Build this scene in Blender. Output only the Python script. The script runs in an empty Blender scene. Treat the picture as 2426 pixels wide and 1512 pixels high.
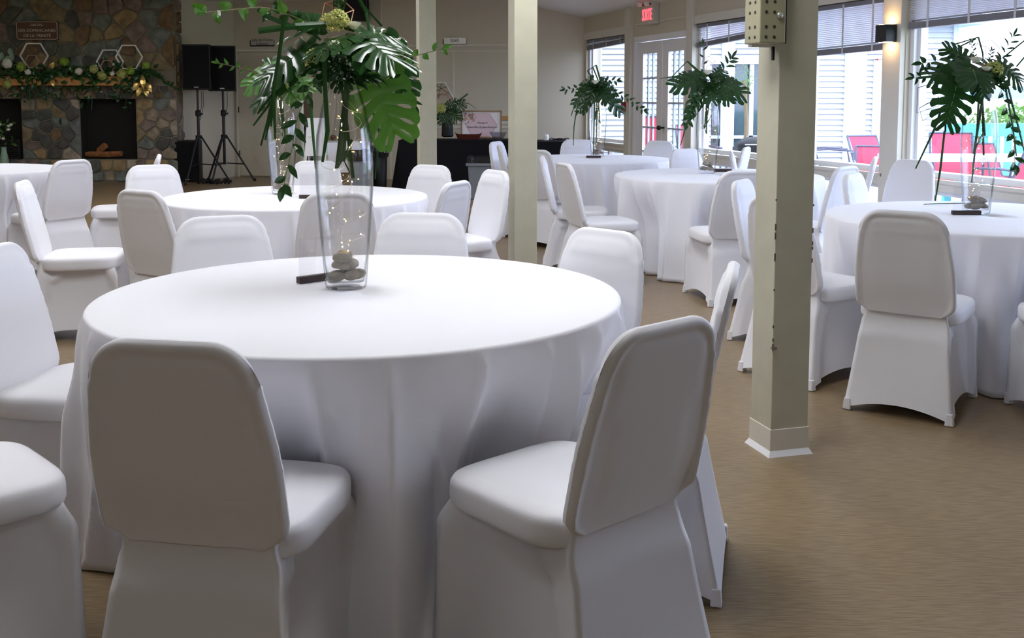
import bpy, math, random
from mathutils import Vector, Matrix
from mathutils import noise as mnoise

S = bpy.context.scene
C = S.collection
R = math.radians
PI = math.pi

# ------------------------------------------------------------------ camera
F, PX, PY, PITCH, H = 2450.0, 1213.0, 450.0, R(5.15), 1.371
HZ = PY - F * math.tan(PITCH)
cam = bpy.data.cameras.new('camera')
co = bpy.data.objects.new('camera', cam); C.objects.link(co)
co.location = (0, 0, H); co.rotation_euler = (R(90) - PITCH, 0, 0)
cam.sensor_fit = 'HORIZONTAL'; cam.sensor_width = 36; cam.lens = F / 2426 * 36
cam.shift_x = 0; cam.shift_y = -(756 - PY) / 2426
cam.clip_start = .05; cam.clip_end = 6000
S.camera = co

# ------------------------------------------------------------------ world, view
S.view_settings.view_transform = 'Standard'; S.view_settings.look = 'None'
S.view_settings.gamma = 1; S.view_settings.use_curve_mapping = False
S.view_settings.exposure = 1.0
WORLD = 3.9
w = bpy.data.worlds.new('world'); S.world = w; w.use_nodes = True
nt = w.node_tree; nt.nodes.clear()
o_ = nt.nodes.new('ShaderNodeOutputWorld'); b_ = nt.nodes.new('ShaderNodeBackground')
g_ = nt.nodes.new('ShaderNodeTexCoord'); sp_ = nt.nodes.new('ShaderNodeSeparateXYZ')
cr_ = nt.nodes.new('ShaderNodeValToRGB')
cr_.color_ramp.elements[0].position = .0; cr_.color_ramp.elements[0].color = (.62, .73, 1, 1)
cr_.color_ramp.elements[1].position = .6; cr_.color_ramp.elements[1].color = (.72, .81, 1, 1)
nt.links.new(g_.outputs['Generated'], sp_.inputs[0]); nt.links.new(sp_.outputs['Z'], cr_.inputs[0])
nt.links.new(cr_.outputs[0], b_.inputs[0]); b_.inputs[1].default_value = WORLD
nt.links.new(b_.outputs[0], o_.inputs[0])
TROFFER = 9.5      # radiance of the ceiling light diffusers

cy = S.cycles
cy.max_bounces = 10; cy.diffuse_bounces = 5; cy.glossy_bounces = 4; cy.transmission_bounces = 10; cy.transparent_max_bounces = 24
cy.caustics_reflective = False; cy.caustics_refractive = False
cy.sample_clamp_indirect = 6
try:
    cy.use_denoising = True
except Exception: pass

# ------------------------------------------------------------------ materials
def mat(name, col, rough=.6, metal=0, spec=.5, emit=None, es=1, bump=None, noise=None, sheen=0, transl=0, coat=0):
    """bump=(scale,strength[,detail]); noise=(scale,amount) multiplies the colour"""
    m = bpy.data.materials.new(name); m.use_nodes = True
    n = m.node_tree.nodes; l = m.node_tree.links
    p = n['Principled BSDF']
    p.inputs['Base Color'].default_value = (*col, 1); p.inputs['Roughness'].default_value = rough
    p.inputs['Metallic'].default_value = metal; p.inputs['Specular IOR Level'].default_value = spec
    if coat: p.inputs['Coat Weight'].default_value = coat
    if sheen: p.inputs['Sheen Weight'].default_value = sheen; p.inputs['Sheen Roughness'].default_value = .4
    if emit: p.inputs['Emission Color'].default_value = (*emit, 1); p.inputs['Emission Strength'].default_value = es
    tc = n.new('ShaderNodeTexCoord')
    if noise:
        t = n.new('ShaderNodeTexNoise'); t.inputs['Scale'].default_value = noise[0]; t.inputs['Detail'].default_value = 5
        mx = n.new('ShaderNodeMapRange'); mx.inputs[3].default_value = 1 - noise[1]; mx.inputs[4].default_value = 1 + noise[1]
        mx.inputs[1].default_value = .3; mx.inputs[2].default_value = .7
        ml = n.new('ShaderNodeMix'); ml.data_type = 'RGBA'; ml.blend_type = 'MULTIPLY'; ml.inputs[0].default_value = 1
        ml.inputs[6].default_value = (*col, 1)
        l.new(tc.outputs['Object'], t.inputs[0]); l.new(t.outputs[0], mx.inputs[0]); l.new(mx.outputs[0], ml.inputs[7])
        l.new(ml.outputs[2], p.inputs['Base Color'])
    if bump:
        t = n.new('ShaderNodeTexNoise'); t.inputs['Scale'].default_value = bump[0]; t.inputs['Detail'].default_value = bump[2] if len(bump) > 2 else 3
        bp = n.new('ShaderNodeBump'); bp.inputs['Strength'].default_value = bump[1]; bp.inputs['Distance'].default_value = .01
        l.new(tc.outputs['Object'], t.inputs[0]); l.new(t.outputs[0], bp.inputs['Height']); l.new(bp.outputs[0], p.inputs['Normal'])
    if transl:
        tr = n.new('ShaderNodeBsdfTranslucent'); tr.inputs[0].default_value = (min(1, col[0]*1.9), min(1, col[1]*1.6), col[2]*1.0, 1)
        ms = n.new('ShaderNodeMixShader'); ms.inputs[0].default_value = transl
        o = n['Material Output']; l.new(p.outputs[0], ms.inputs[1]); l.new(tr.outputs[0], ms.inputs[2]); l.new(ms.outputs[0], o.inputs[0])
    return m

def glass_mat(name, tint=(1, 1, 1), refl=.06, rough=0):
    m = bpy.data.materials.new(name); m.use_nodes = True
    n = m.node_tree.nodes; l = m.node_tree.links; n.clear()
    o = n.new('ShaderNodeOutputMaterial'); t = n.new('ShaderNodeBsdfTransparent'); g = n.new('ShaderNodeBsdfGlossy')
    t.inputs[0].default_value = (*tint, 1); g.inputs['Roughness'].default_value = rough
    fr = n.new('ShaderNodeLayerWeight'); fr.inputs[0].default_value = .25
    pw = n.new('ShaderNodeMath'); pw.operation = 'POWER'; pw.inputs[1].default_value = 3
    mr = n.new('ShaderNodeMapRange'); mr.inputs[3].default_value = refl; mr.inputs[4].default_value = min(1, refl * 5)
    l.new(fr.outputs['Facing'], pw.inputs[0]); l.new(pw.outputs[0], mr.inputs[0])
    ms = n.new('ShaderNodeMixShader')
    l.new(mr.outputs[0], ms.inputs[0]); l.new(t.outputs[0], ms.inputs[1]); l.new(g.outputs[0], ms.inputs[2]); l.new(ms.outputs[0], o.inputs[0])
    return m

def vase_mat(name):
    m = bpy.data.materials.new(name); m.use_nodes = True
    n = m.node_tree.nodes; l = m.node_tree.links; n.clear()
    o = n.new('ShaderNodeOutputMaterial'); t = n.new('ShaderNodeBsdfTransparent'); g = n.new('ShaderNodeBsdfGlossy')
    g.inputs['Roughness'].default_value = .03
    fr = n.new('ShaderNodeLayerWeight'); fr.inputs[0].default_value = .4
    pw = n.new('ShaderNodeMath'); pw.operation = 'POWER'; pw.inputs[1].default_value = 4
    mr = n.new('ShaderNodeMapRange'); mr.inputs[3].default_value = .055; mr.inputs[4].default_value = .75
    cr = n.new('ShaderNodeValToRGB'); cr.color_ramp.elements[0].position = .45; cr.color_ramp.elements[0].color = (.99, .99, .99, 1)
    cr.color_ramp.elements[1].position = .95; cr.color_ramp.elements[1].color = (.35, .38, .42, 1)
    tc = n.new('ShaderNodeTexCoord'); nz = n.new('ShaderNodeTexNoise'); nz.inputs['Scale'].default_value = 9; bp = n.new('ShaderNodeBump'); bp.inputs['Strength'].default_value = .12; bp.inputs['Distance'].default_value = .02
    l.new(tc.outputs['Object'], nz.inputs[0]); l.new(nz.outputs[0], bp.inputs['Height']); l.new(bp.outputs[0], g.inputs['Normal'])
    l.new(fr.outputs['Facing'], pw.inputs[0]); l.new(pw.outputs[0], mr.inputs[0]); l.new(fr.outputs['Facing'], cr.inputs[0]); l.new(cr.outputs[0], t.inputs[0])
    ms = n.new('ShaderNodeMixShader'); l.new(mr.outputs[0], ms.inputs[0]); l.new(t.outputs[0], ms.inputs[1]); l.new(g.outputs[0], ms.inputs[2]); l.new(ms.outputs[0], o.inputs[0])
    return m

def real_glass(name):
    m = bpy.data.materials.new(name); m.use_nodes = True
    n = m.node_tree.nodes; l = m.node_tree.links; n.clear()
    o = n.new('ShaderNodeOutputMaterial'); t = n.new('ShaderNodeBsdfTransparent'); g = n.new('ShaderNodeBsdfGlass')
    g.inputs['IOR'].default_value = 1.45; g.inputs['Roughness'].default_value = 0; g.inputs[0].default_value = (.97, .99, 1, 1)
    t.inputs[0].default_value = (.985, .99, .99, 1)
    ms = n.new('ShaderNodeMixShader'); ms.inputs[0].default_value = .28
    l.new(t.outputs[0], ms.inputs[1]); l.new(g.outputs[0], ms.inputs[2]); l.new(ms.outputs[0], o.inputs[0])
    return m

M = {}
M['wall'] = mat('wall_paint', (.58, .53, .42), .75, bump=(60, .05))
M['ceil'] = mat('ceiling_paint', (.74, .72, .68), .85, bump=(120, .1))
M['trim'] = mat('cream_trim_paint', (.66, .63, .55), .5)
M['sash'] = mat('white_window_frame', (.80, .80, .82), .4)
M['column'] = mat('cream_column_paint', (.50, .48, .37), .55, bump=(25, .12), noise=(9, .05))
M['chip'] = mat('chipped_paint_wood', (.10, .07, .05), .8)
M['cloth'] = mat('white_table_linen', (.81, .81, .87), .75, sheen=.3, bump=(350, .08), spec=.25)
M['spandex'] = mat('white_stretch_fabric', (.77, .77, .82), .55, sheen=.35, bump=(420, .05), spec=.35)
M['black_cloth'] = mat('black_table_cloth', (.008, .008, .01), .85, spec=.15)
M['black'] = mat('black_plastic', (.008, .008, .009), .5, spec=.3)
M['black_metal'] = mat('black_metal', (.012, .012, .013), .4, spec=.4)
M['darkwood'] = mat('dark_wood_block', (.035, .018, .016), .45, noise=(60, .4))
M['acrylic'] = glass_mat('clear_acrylic', (.97, .97, .98), .05)
M['pane'] = glass_mat('window_glass', (.97, .98, 1), .04)
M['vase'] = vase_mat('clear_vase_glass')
M['pebble'] = mat('grey_river_stone', (.25, .21, .155), .6, noise=(30, .3), bump=(60, .1))
M['leaf'] = mat('glossy_deep_green_leaf', (.013, .055, .013), .22, spec=.6, transl=.16, noise=(18, .25))
M['leaf2'] = mat('fresh_green_leaf', (.045, .14, .02), .35, transl=.32, noise=(20, .2))
M['blade'] = mat('green_strap_blade', (.018, .08, .015), .3, transl=.12)
M['stem'] = mat('green_stem', (.12, .22, .05), .5)
M['twig'] = mat('brown_twig', (.16, .12, .06), .7)
M['copper'] = mat('copper_wire', (.75, .38, .22), .3, metal=1)
M['wire'] = mat('thin_silver_wire', (.75, .68, .55), .35, metal=1)
M['bulb'] = mat('warm_led_bulb', (1, .7, .3), .4, emit=(1, .62, .22), es=14)
M['hydrangea'] = mat('pale_green_petal', (.42, .46, .14), .6, transl=.25, noise=(50, .3))
M['rose'] = mat('white_petal', (.80, .80, .72), .6, transl=.2)
M['limegreen'] = mat('lime_green_petal', (.26, .40, .05), .6, transl=.2, noise=(50, .3))
M['gold'] = mat('gold_leaf_paint', (.80, .58, .20), .3, metal=.9)
M['euca'] = mat('grey_green_leaf', (.28, .42, .32), .6, transl=.2)
M['mortar'] = mat('stone_mortar', (.20, .18, .13), .9, bump=(40, .6))
M['mantel'] = mat('orange_wood_mantel', (.55, .26, .08), .5, noise=(14, .3))
M['soot'] = mat('sooty_firebox', (.008, .007, .006), .9)
M['log'] = mat('orange_split_log', (.30, .12, .04), .8, noise=(25, .4))
M['brown_sign'] = mat('brown_engraved_sign', (.11, .055, .035), .5)
M['signline'] = mat('pale_sign_letter', (.66, .58, .50), .6)
M['white_paint'] = mat('white_painted_wood', (.82, .82, .80), .5)
M['silver'] = mat('brushed_silver_sign', (.50, .50, .46), .35, metal=.6)
M['dark_letter'] = mat('dark_letter', (.02, .02, .02), .6)
M['paper'] = mat('printed_paper', (.78, .74, .76), .7)
M['pink'] = mat('pale_pink_print', (.66, .50, .54), .7)
M['rosegold'] = mat('rose_gold_print', (.55, .33, .27), .5)
M['chairrail'] = mat('honey_wood_rail', (.50, .25, .10), .5)
M['grey_bin'] = mat('grey_bin_plastic', (.19, .20, .23), .5)
M['bag'] = mat('black_bag_film', (.006, .006, .007), .25, bump=(14, .8), spec=.6)
M['tan'] = mat('tan_cardboard', (.30, .20, .11), .8)
M['redtray'] = mat('dark_red_wood', (.10, .025, .015), .4)
M['clear_plastic'] = glass_mat('clear_plastic', (.86, .86, .9), .10, .1)
M['blind'] = mat('white_blind_slat', (.74, .74, .78), .4)
M['blind_rail'] = mat('grey_blind_rail', (.17, .17, .20), .5)
M['tape'] = mat('blind_tape', (.6, .6, .62), .7)
M['brass'] = mat('dull_brass', (.45, .40, .33), .3, metal=1)
M['exit_box'] = mat('exit_sign_housing', (.60, .57, .50), .5)
M['exit_red'] = mat('lit_red_letter', (1, .1, .1), .5, emit=(1, .06, .09), es=1.6)
M['diffuser'] = mat('lit_diffuser', (.9, .9, .9), .5, emit=(.97, .98, 1), es=TROFFER)
M['sconce_glow'] = mat('lit_sconce_lens', (1, .8, .5), .5, emit=(1, .62, .30), es=18)
M['fixture'] = mat('white_fixture', (.75, .75, .75), .5)
M['bracket'] = mat('olive_beige_metal', (.34, .32, .21), .45, bump=(30, .1))
M['hole'] = mat('dark_hole', (.03, .03, .02), .8)
M['siding'] = mat('white_vinyl_siding', (.52, .53, .56), .5)
M['ext_trim'] = mat('pale_blue_grey_trim', (.50, .56, .66), .5)
M['deck'] = mat('grey_deck_board', (.42, .42, .44), .7)
M['sling'] = mat('pink_red_sling', (.62, .06, .12), .7, transl=.25)
M['slate'] = mat('slate_blue_metal', (.07, .085, .13), .4)
M['teal'] = mat('turquoise_paint', (.10, .55, .56), .5)
M['bush'] = mat('shrub_leaf', (.10, .22, .05), .6, transl=.2)
M['darkpane'] = mat('dark_reflective_glass', (.05, .07, .08), .08, spec=.8)
M['roof'] = mat('grey_roof_shingle', (.22, .23, .26), .9)
M['water'] = mat('pale_lake_water', (.45, .55, .62), .15)
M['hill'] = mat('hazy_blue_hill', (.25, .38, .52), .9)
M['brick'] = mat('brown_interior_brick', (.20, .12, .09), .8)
M['knobm'] = mat('dark_bronze', (.03, .025, .02), .3, metal=.8)
M['redbox'] = mat('red_alarm_plastic', (.30, .01, .01), .4)
STONES = []
for i, c in enumerate([(.13, .10, .055), (.10, .065, .035), (.06, .065, .05), (.16, .13, .09), (.09, .10, .09), (.17, .12, .06), (.12, .09, .075), (.05, .05, .045), (.20, .17, .13)]):
    STONES.append(mat('field_stone', tuple(q * 1.7 for q in c), .85, noise=(9, .35), bump=(22, .7, 6)))

# floor: tan sheet vinyl with short diagonal streaks
m = bpy.data.materials.new('tan_streaked_vinyl'); m.use_nodes = True; n = m.node_tree.nodes; l = m.node_tree.links; p = n['Principled BSDF']
tc = n.new('ShaderNodeTexCoord'); mp = n.new('ShaderNodeMapping'); mp.inputs['Rotation'].default_value = (0, 0, R(58)); mp.inputs['Scale'].default_value = (14, 150, 1)
t1 = n.new('ShaderNodeTexNoise'); t1.inputs['Scale'].default_value = 1; t1.inputs['Detail'].default_value = 6
t2 = n.new('ShaderNodeTexNoise'); t2.inputs['Scale'].default_value = 1.3; t2.inputs['Detail'].default_value = 4
ramp = n.new('ShaderNodeValToRGB'); ramp.color_ramp.elements[0].position = .32; ramp.color_ramp.elements[0].color = (.175, .118, .06, 1)
ramp.color_ramp.elements[1].position = .68; ramp.color_ramp.elements[1].color = (.30, .22, .13, 1)
l.new(tc.outputs['Object'], mp.inputs[0]); l.new(mp.outputs[0], t1.inputs[0]); l.new(t1.outputs[0], ramp.inputs[0])
l.new(tc.outputs['Object'], t2.inputs[0])
mr = n.new('ShaderNodeMapRange'); mr.inputs[3].default_value = .85; mr.inputs[4].default_value = 1.15; l.new(t2.outputs[0], mr.inputs[0])
mx = n.new('ShaderNodeMix'); mx.data_type = 'RGBA'; mx.blend_type = 'MULTIPLY'; mx.inputs[0].default_value = 1
l.new(ramp.outputs[0], mx.inputs[6]); l.new(mr.outputs[0], mx.inputs[7]); l.new(mx.outputs[2], p.inputs['Base Color'])
p.inputs['Roughness'].default_value = .32; p.inputs['Specular IOR Level'].default_value = .4
bp = n.new('ShaderNodeBump'); bp.inputs['Strength'].default_value = .06; bp.inputs['Distance'].default_value = .01; l.new(t1.outputs[0], bp.inputs['Height']); l.new(bp.outputs[0], p.inputs['Normal'])
M['floor'] = m

# ------------------------------------------------------------------ helpers
class MB:
    def __init__(s): s.v = []; s.f = []
    def add(s, vs, fs):
        o = len(s.v); s.v += [tuple(a) for a in vs]; s.f += [tuple(i + o for i in f) for f in fs]; return s
    def box(s, c, d, rz=0, ax=None):
        x, y, z = d[0] / 2, d[1] / 2, d[2] / 2
        vs = [Vector(q) for q in [(-x, -y, -z), (x, -y, -z), (x, y, -z), (-x, y, -z), (-x, -y, z), (x, -y, z), (x, y, z), (-x, y, z)]]
        m = Matrix.Rotation(rz, 3, 'Z') if ax is None else ax
        return s.add([m @ q + Vector(c) for q in vs], [(3, 2, 1, 0), (4, 5, 6, 7), (0, 1, 5, 4), (1, 2, 6, 5), (2, 3, 7, 6), (3, 0, 4, 7)])
    def bbox(s, a, b):
        return s.box([(a[i] + b[i]) / 2 for i in range(3)], [abs(b[i] - a[i]) for i in range(3)])
    def grid(s, fn, nu, nv, cu=False, flip=False):
        vs = []; 
        mu = nu if cu else nu + 1
        for j in range(nv + 1):
            for i in range(mu): vs.append(fn(i / nu, j / nv))
        fs = []
        for j in range(nv):
            for i in range(nu):
                a = j * mu + i; b = j * mu + (i + 1) % mu; c = b + mu; d = a + mu
                fs.append((a, d, c, b) if flip else (a, b, c, d))
        return s.add(vs, fs)
    def tube(s, pts, r, n=6, cap=True):
        pts = [Vector(p) for p in pts]; k = len(pts)
        rs = r if isinstance(r, (list, tuple)) else [r] * k
        vs = []; up = None
        for i, p in enumerate(pts):
            d = (pts[min(i + 1, k - 1)] - pts[max(i - 1, 0)])
            if d.length < 1e-9: d = Vector((0, 0, 1))
            d.normalize()
            if up is None:
                up = Vector((0, 0, 1)) if abs(d.z) < .9 else Vector((1, 0, 0))
            a = d.cross(up)
            if a.length < 1e-6: a = d.orthogonal()
            a.normalize(); b = a.cross(d); up = b
            for j in range(n):
                t = 2 * PI * j / n; vs.append(p + a * math.cos(t) * rs[i] + b * math.sin(t) * rs[i])
        fs = [(i * n + j, i * n + (j + 1) % n, (i + 1) * n + (j + 1) % n, (i + 1) * n + j) for i in range(k - 1) for j in range(n)]
        if cap: fs += [tuple(reversed(range(n))), tuple(range((k - 1) * n, k * n))]
        return s.add(vs, fs)
    def lathe(s, prof, n=24, c=(0, 0, 0), caps=True):
        vs = [(c[0] + r * math.cos(2 * PI * j / n), c[1] + r * math.sin(2 * PI * j / n), c[2] + z) for r, z in prof for j in range(n)]
        k = len(prof)
        fs = [(i * n + j, i * n + (j + 1) % n, (i + 1) * n + (j + 1) % n, (i + 1) * n + j) for i in range(k - 1) for j in range(n)]
        if caps: fs += [tuple(reversed(range(n))), tuple(range((k - 1) * n, k * n))]
        return s.add(vs, fs)
    def build(s, name, m, parent=None, smooth=False, loc=None, rz=0, bevel=0):
        me = bpy.data.meshes.new(name); me.from_pydata(s.v, [], s.f); me.update()
        me.materials.append(m)
        if smooth:
            me.polygons.foreach_set('use_smooth', [True] * len(me.polygons))
        o = bpy.data.objects.new(name, me); C.objects.link(o)
        if parent: o.parent = parent
        if loc: o.location = loc
        if rz: o.rotation_euler = (0, 0, rz)
        if bevel:
            b = o.modifiers.new('bevel', 'BEVEL'); b.width = bevel; b.segments = 2; b.limit_method = 'ANGLE'
        return o

def tag(o, label=None, cat=None, group=None, kind=None):
    if label: o['label'] = label
    if cat: o['category'] = cat
    if group: o['group'] = group
    if kind: o['kind'] = kind
    return o
def empty(name, loc=(0, 0, 0), rz=0):
    o = bpy.data.objects.new(name, None); C.objects.link(o); o.location = loc; o.rotation_euler = (0, 0, rz); o.empty_display_size = .1
    return o
def struct(o): o['kind'] = 'structure'; return o
KIDS = {}
def copy_tree(o, parent=None):
    c = o.copy(); C.objects.link(c)
    if parent: c.parent = parent
    for ch in [x for x in KIDS.get(o.name, [])]: copy_tree(ch, c)
    return c
def reg_kids(o):
    KIDS[o.name] = [x for x in C.objects if x.parent == o]
    for k in KIDS[o.name]: reg_kids(k)
def at(px, py, Y):
    """world point that the photograph shows at pixel px,py when it stands at distance Y (small pitch handled)"""
    cp, sp = math.cos(PITCH), math.sin(PITCH)
    a = (px - PX) / F; b = -(py - PY) / F
    d = Vector((a, cp + b * sp, -sp + b * cp))
    t = Y / d.y
    return Vector((d.x * t, Y, H + d.z * t))
def on(px, py, z):
    cp, sp = math.cos(PITCH), math.sin(PITCH)
    a = (px - PX) / F; b = -(py - PY) / F
    d = Vector((a, cp + b * sp, -sp + b * cp)); t = (z - H) / d.z
    return Vector((d.x * t, d.y * t, z))
def text(body, size, m, parent, loc, rx=PI / 2, rz=0, ext=.001, align='CENTER', name='lettering', shear=0):
    cu = bpy.data.curves.new(name, 'FONT'); cu.body = body; cu.size = size; cu.extrude = ext
    cu.align_x = align; cu.align_y = 'CENTER'; cu.shear = shear; cu.materials.append(m)
    tmp = bpy.data.objects.new(name, cu); C.objects.link(tmp)
    me = bpy.data.meshes.new_from_object(tmp.evaluated_get(bpy.context.evaluated_depsgraph_get())); bpy.data.objects.remove(tmp)
    me.name = name; o = bpy.data.objects.new(name, me); C.objects.link(o); o.parent = parent; o.location = loc; o.rotation_euler = (rx, 0, rz)
    return o

# ------------------------------------------------------------------ window wall frame of reference
def wx(Y): return 3.10 + .30 * (10 - Y)          # inner face of the window wall
WD = Vector((-.30, 1, 0)).normalized()           # along the wall, away from the camera
WN = Vector((WD.y, -WD.x, 0))                    # outwards
def ypx(px): return 6.10 / ((px - PX) / F + .30)
def wpt(Y, off, z): return Vector((wx(Y), Y, z)) + WN * off
def wbox(mb, Ya, Yb, o0, o1, z0, z1):
    vs = []
    for z in (z0, z1):
        for Y, o in ((Ya, o0), (Yb, o0), (Yb, o1), (Ya, o1)): vs.append(wpt(Y, o, z))
    return mb.add(vs, [(0, 1, 2, 3), (7, 6, 5, 4), (0, 4, 5, 1), (1, 5, 6, 2), (2, 6, 7, 3), (3, 7, 4, 0)])
CORNER = (1.15, 16.5)
def by(x): return 16.5 + (1.15 - x) * .22 if x > -5 else 16.5 + 6.15 * .22 # back wall line
BWD = Vector((-1, .22, 0)).normalized(); BWN = Vector((BWD.y, -BWD.x, 0))  # towards far side
if BWN.y < 0: BWN = -BWN
BANG = math.atan2(-.22, 1)                       # wall runs along +x at this angle

# ------------------------------------------------------------------ structure
mb = MB(); vs = [Vector((-9.1, -3.1, 0)), Vector((wx(-3.1) + .1, -3.1, 0)), Vector((wx(16.6) + .1, 16.6, 0)), Vector((-5, 18.1, 0)), Vector((-9.1, 18.1, 0))]
vs += [v + Vector((0, 0, -.1)) for v in vs]
mb.add(vs, [(0, 1, 2, 3, 4), (9, 8, 7, 6, 5)] + [(i, i + 5, (i + 1) % 5 + 5, (i + 1) % 5) for i in range(5)])
struct(mb.build('floor', M['floor']))
# openings in the window wall
wins = [(ypx(1388), ypx(1483)), (ypx(1645), ypx(1868)), (ypx(1893), ypx(2093)), (ypx(2139), 6.2), (5.9, 3.3)]
door_o = (ypx(1498), ypx(1628))
SILL, HEAD, LOWB, LOWT = .69, 2.26, .16, .60
mb = MB()
ops = sorted([(b, a, 'w') for a, b in wins] + [(door_o[1], door_o[0], 'd')])
y = -4.0
for a, b, k in ops:
    wbox(mb, y, a, 0, .16, 0, 2.8)
    wbox(mb, a, b, 0, .16, HEAD if k == 'w' else 2.2, 2.8)
    if k == 'w': wbox(mb, a, b, 0, .16, 0, LOWB); wbox(mb, a, b, 0, .16, LOWT, SILL - .02)
    y = b
wbox(mb, y, 16.6, 0, .16, 0, 2.8)
struct(mb.build('wall_right', M['wall']))
# back wall
mb = MB(); 
P0 = Vector((1.4, 16.5 - .25 * .22, 0)); P1 = Vector((-5.45, 16.82, 0)); P2 = Vector((-10, 16.82, 0))
def wallstrip(mb, a, b, z0, z1, th=.15):
    d = (b - a).normalized(); nn = Vector((-d.y, d.x, 0))
    if nn.y < 0: nn = -nn
    vs = [q + Vector((0, 0, z)) for z in (z0, z1) for q in (a, b, b + nn * th, a + nn * th)]
    mb.add(vs, [(0, 1, 2, 3), (7, 6, 5, 4), (0, 4, 5, 1), (1, 5, 6, 2), (2, 6, 7, 3), (3, 7, 4, 0)])
# dark doorway (servery) opening between door and bar
def bpt(px):   # point on the back wall seen at column px
    a = (px - PX) / F; Y = (16.5 + 1.15 * .22) / (1 + .22 * a); return Vector((a * Y, Y, 0))
wallstrip(mb, P0, bpt(742), 0, 3.1); wallstrip(mb, bpt(712), bpt(560), 0, 3.1); wallstrip(mb, bpt(560), P1, 0, 3.1); wallstrip(mb, P1, P2, 0, 3.1)
wallstrip(mb, bpt(742), bpt(712), 1.62, 3.1)
struct(mb.build('wall_back', M['wall']))
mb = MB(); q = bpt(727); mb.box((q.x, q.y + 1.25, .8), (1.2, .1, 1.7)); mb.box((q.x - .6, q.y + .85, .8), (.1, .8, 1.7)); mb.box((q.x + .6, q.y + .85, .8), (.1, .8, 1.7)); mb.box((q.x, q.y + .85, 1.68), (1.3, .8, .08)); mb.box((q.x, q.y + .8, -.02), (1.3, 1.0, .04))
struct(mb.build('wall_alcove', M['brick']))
struct(MB().bbox((-9.2, -4, 0), (-9.0, 18, 3.1)).build('wall_left', M['wall']))
struct(MB().bbox((-9.2, -3.2, 0), (8, -3.0, 3.1)).build('wall_front', M['wall']))
# ceiling with a lower sloped strip along the windows
mb = MB()
def cedge(Y, off): return Vector((wx(Y), Y, 0)) - WN * off
vs = [Vector((-10, -4, 2.95)), cedge(-4.5, 1.25) + Vector((0, 0, 2.95)), cedge(18.4, 1.25) + Vector((0, 0, 2.95)), Vector((-10, 18.8, 2.95)),
      cedge(-4.5, -.3) + Vector((0, 0, 2.53)), cedge(18.4, -.3) + Vector((0, 0, 2.53))]
vs += [v + Vector((0, 0, .1)) for v in vs]
mb.add(vs, [(0, 3, 2, 1), (1, 2, 5, 4), (6, 7, 8, 9), (7, 10, 11, 8), (0, 1, 7, 6), (1, 4, 10, 7), (3, 9, 8, 2), (2, 8, 11, 5), (0, 6, 9, 3), (4, 5, 11, 10)])
struct(mb.build('ceiling', M['ceil']))

# window units
slat_me = None
def blind(name, Ya, Yb, ztop, za, zb, nslat, label, tilt=.5, stack=.012):
    """za / zb: bottom rail height at the near (Ya) and far (Yb) end"""
    th = empty(name, wpt((Ya + Yb) / 2, -.02, ztop))
    M0 = th.location
    def W(Y, o, z): return wpt(Y, o, z) - M0
    def bx(Y0, Y1, o0, o1, zl0, zl1, h):
        vs = []
        for dz in (0, h):
            for Y, o, z in ((Y0, o0, zl0), (Y1, o0, zl1), (Y1, o1, zl1), (Y0, o1, zl0)): vs.append(W(Y, o, z + dz))
        return MB().add(vs, [(0, 1, 2, 3), (7, 6, 5, 4), (0, 4, 5, 1), (1, 5, 6, 2), (2, 6, 7, 3), (3, 7, 4, 0)])
    bx(Ya + .02, Yb - .02, .0, .05, ztop - .04, ztop - .04, .04).build('head_rail', M['blind_rail'], th)
    bx(Ya + .02, Yb - .02, .0, .05, za, zb, .055).build('bottom_rail', M['blind_rail'], th)
    for i in range(nslat):
        t = (i + .5) / nslat
        z0 = za + .06 + (ztop - .05 - za - .06) * t; z1 = zb + .06 + (ztop - .05 - zb - .06) * t
        hgt = -.0055
        vs = [W(Ya + .03, .0, z0 - hgt), W(Yb - .03, .0, z1 - hgt), W(Yb - .03, .045, z1 + hgt), W(Ya + .03, .045, z0 + hgt)]
        vs += [v + Vector((0, 0, .003)) for v in vs]
        MB().add(vs, [(0, 3, 2, 1), (4, 5, 6, 7), (0, 1, 5, 4), (1, 2, 6, 5), (2, 3, 7, 6), (3, 0, 4, 7)]).build('slat', M['blind'], th)
    L = Ya - Yb
    nt_ = max(2, int(abs(L) / .55) + 1)
    for k in range(nt_):
        Y = Ya - L * (k + .45) / nt_; f = (k + .45) / nt_
        z = za + (zb - za) * f
        vs = [W(Y - .012, -.004, z - .002), W(Y + .012, -.004, z - .002), W(Y + .012, -.004, ztop - .01), W(Y - .012, -.004, ztop - .01)]
        vs += [v + WN * .002 for v in vs]
        MB().add(vs, [(0, 1, 2, 3), (7, 6, 5, 4), (0, 4, 5, 1), (1, 5, 6, 2), (2, 6, 7, 3), (3, 7, 4, 0)]).build('ladder_tape', M['tape'], th)
    tag(th, label, 'blind', 'blinds over the tall windows')
    return th

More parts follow.
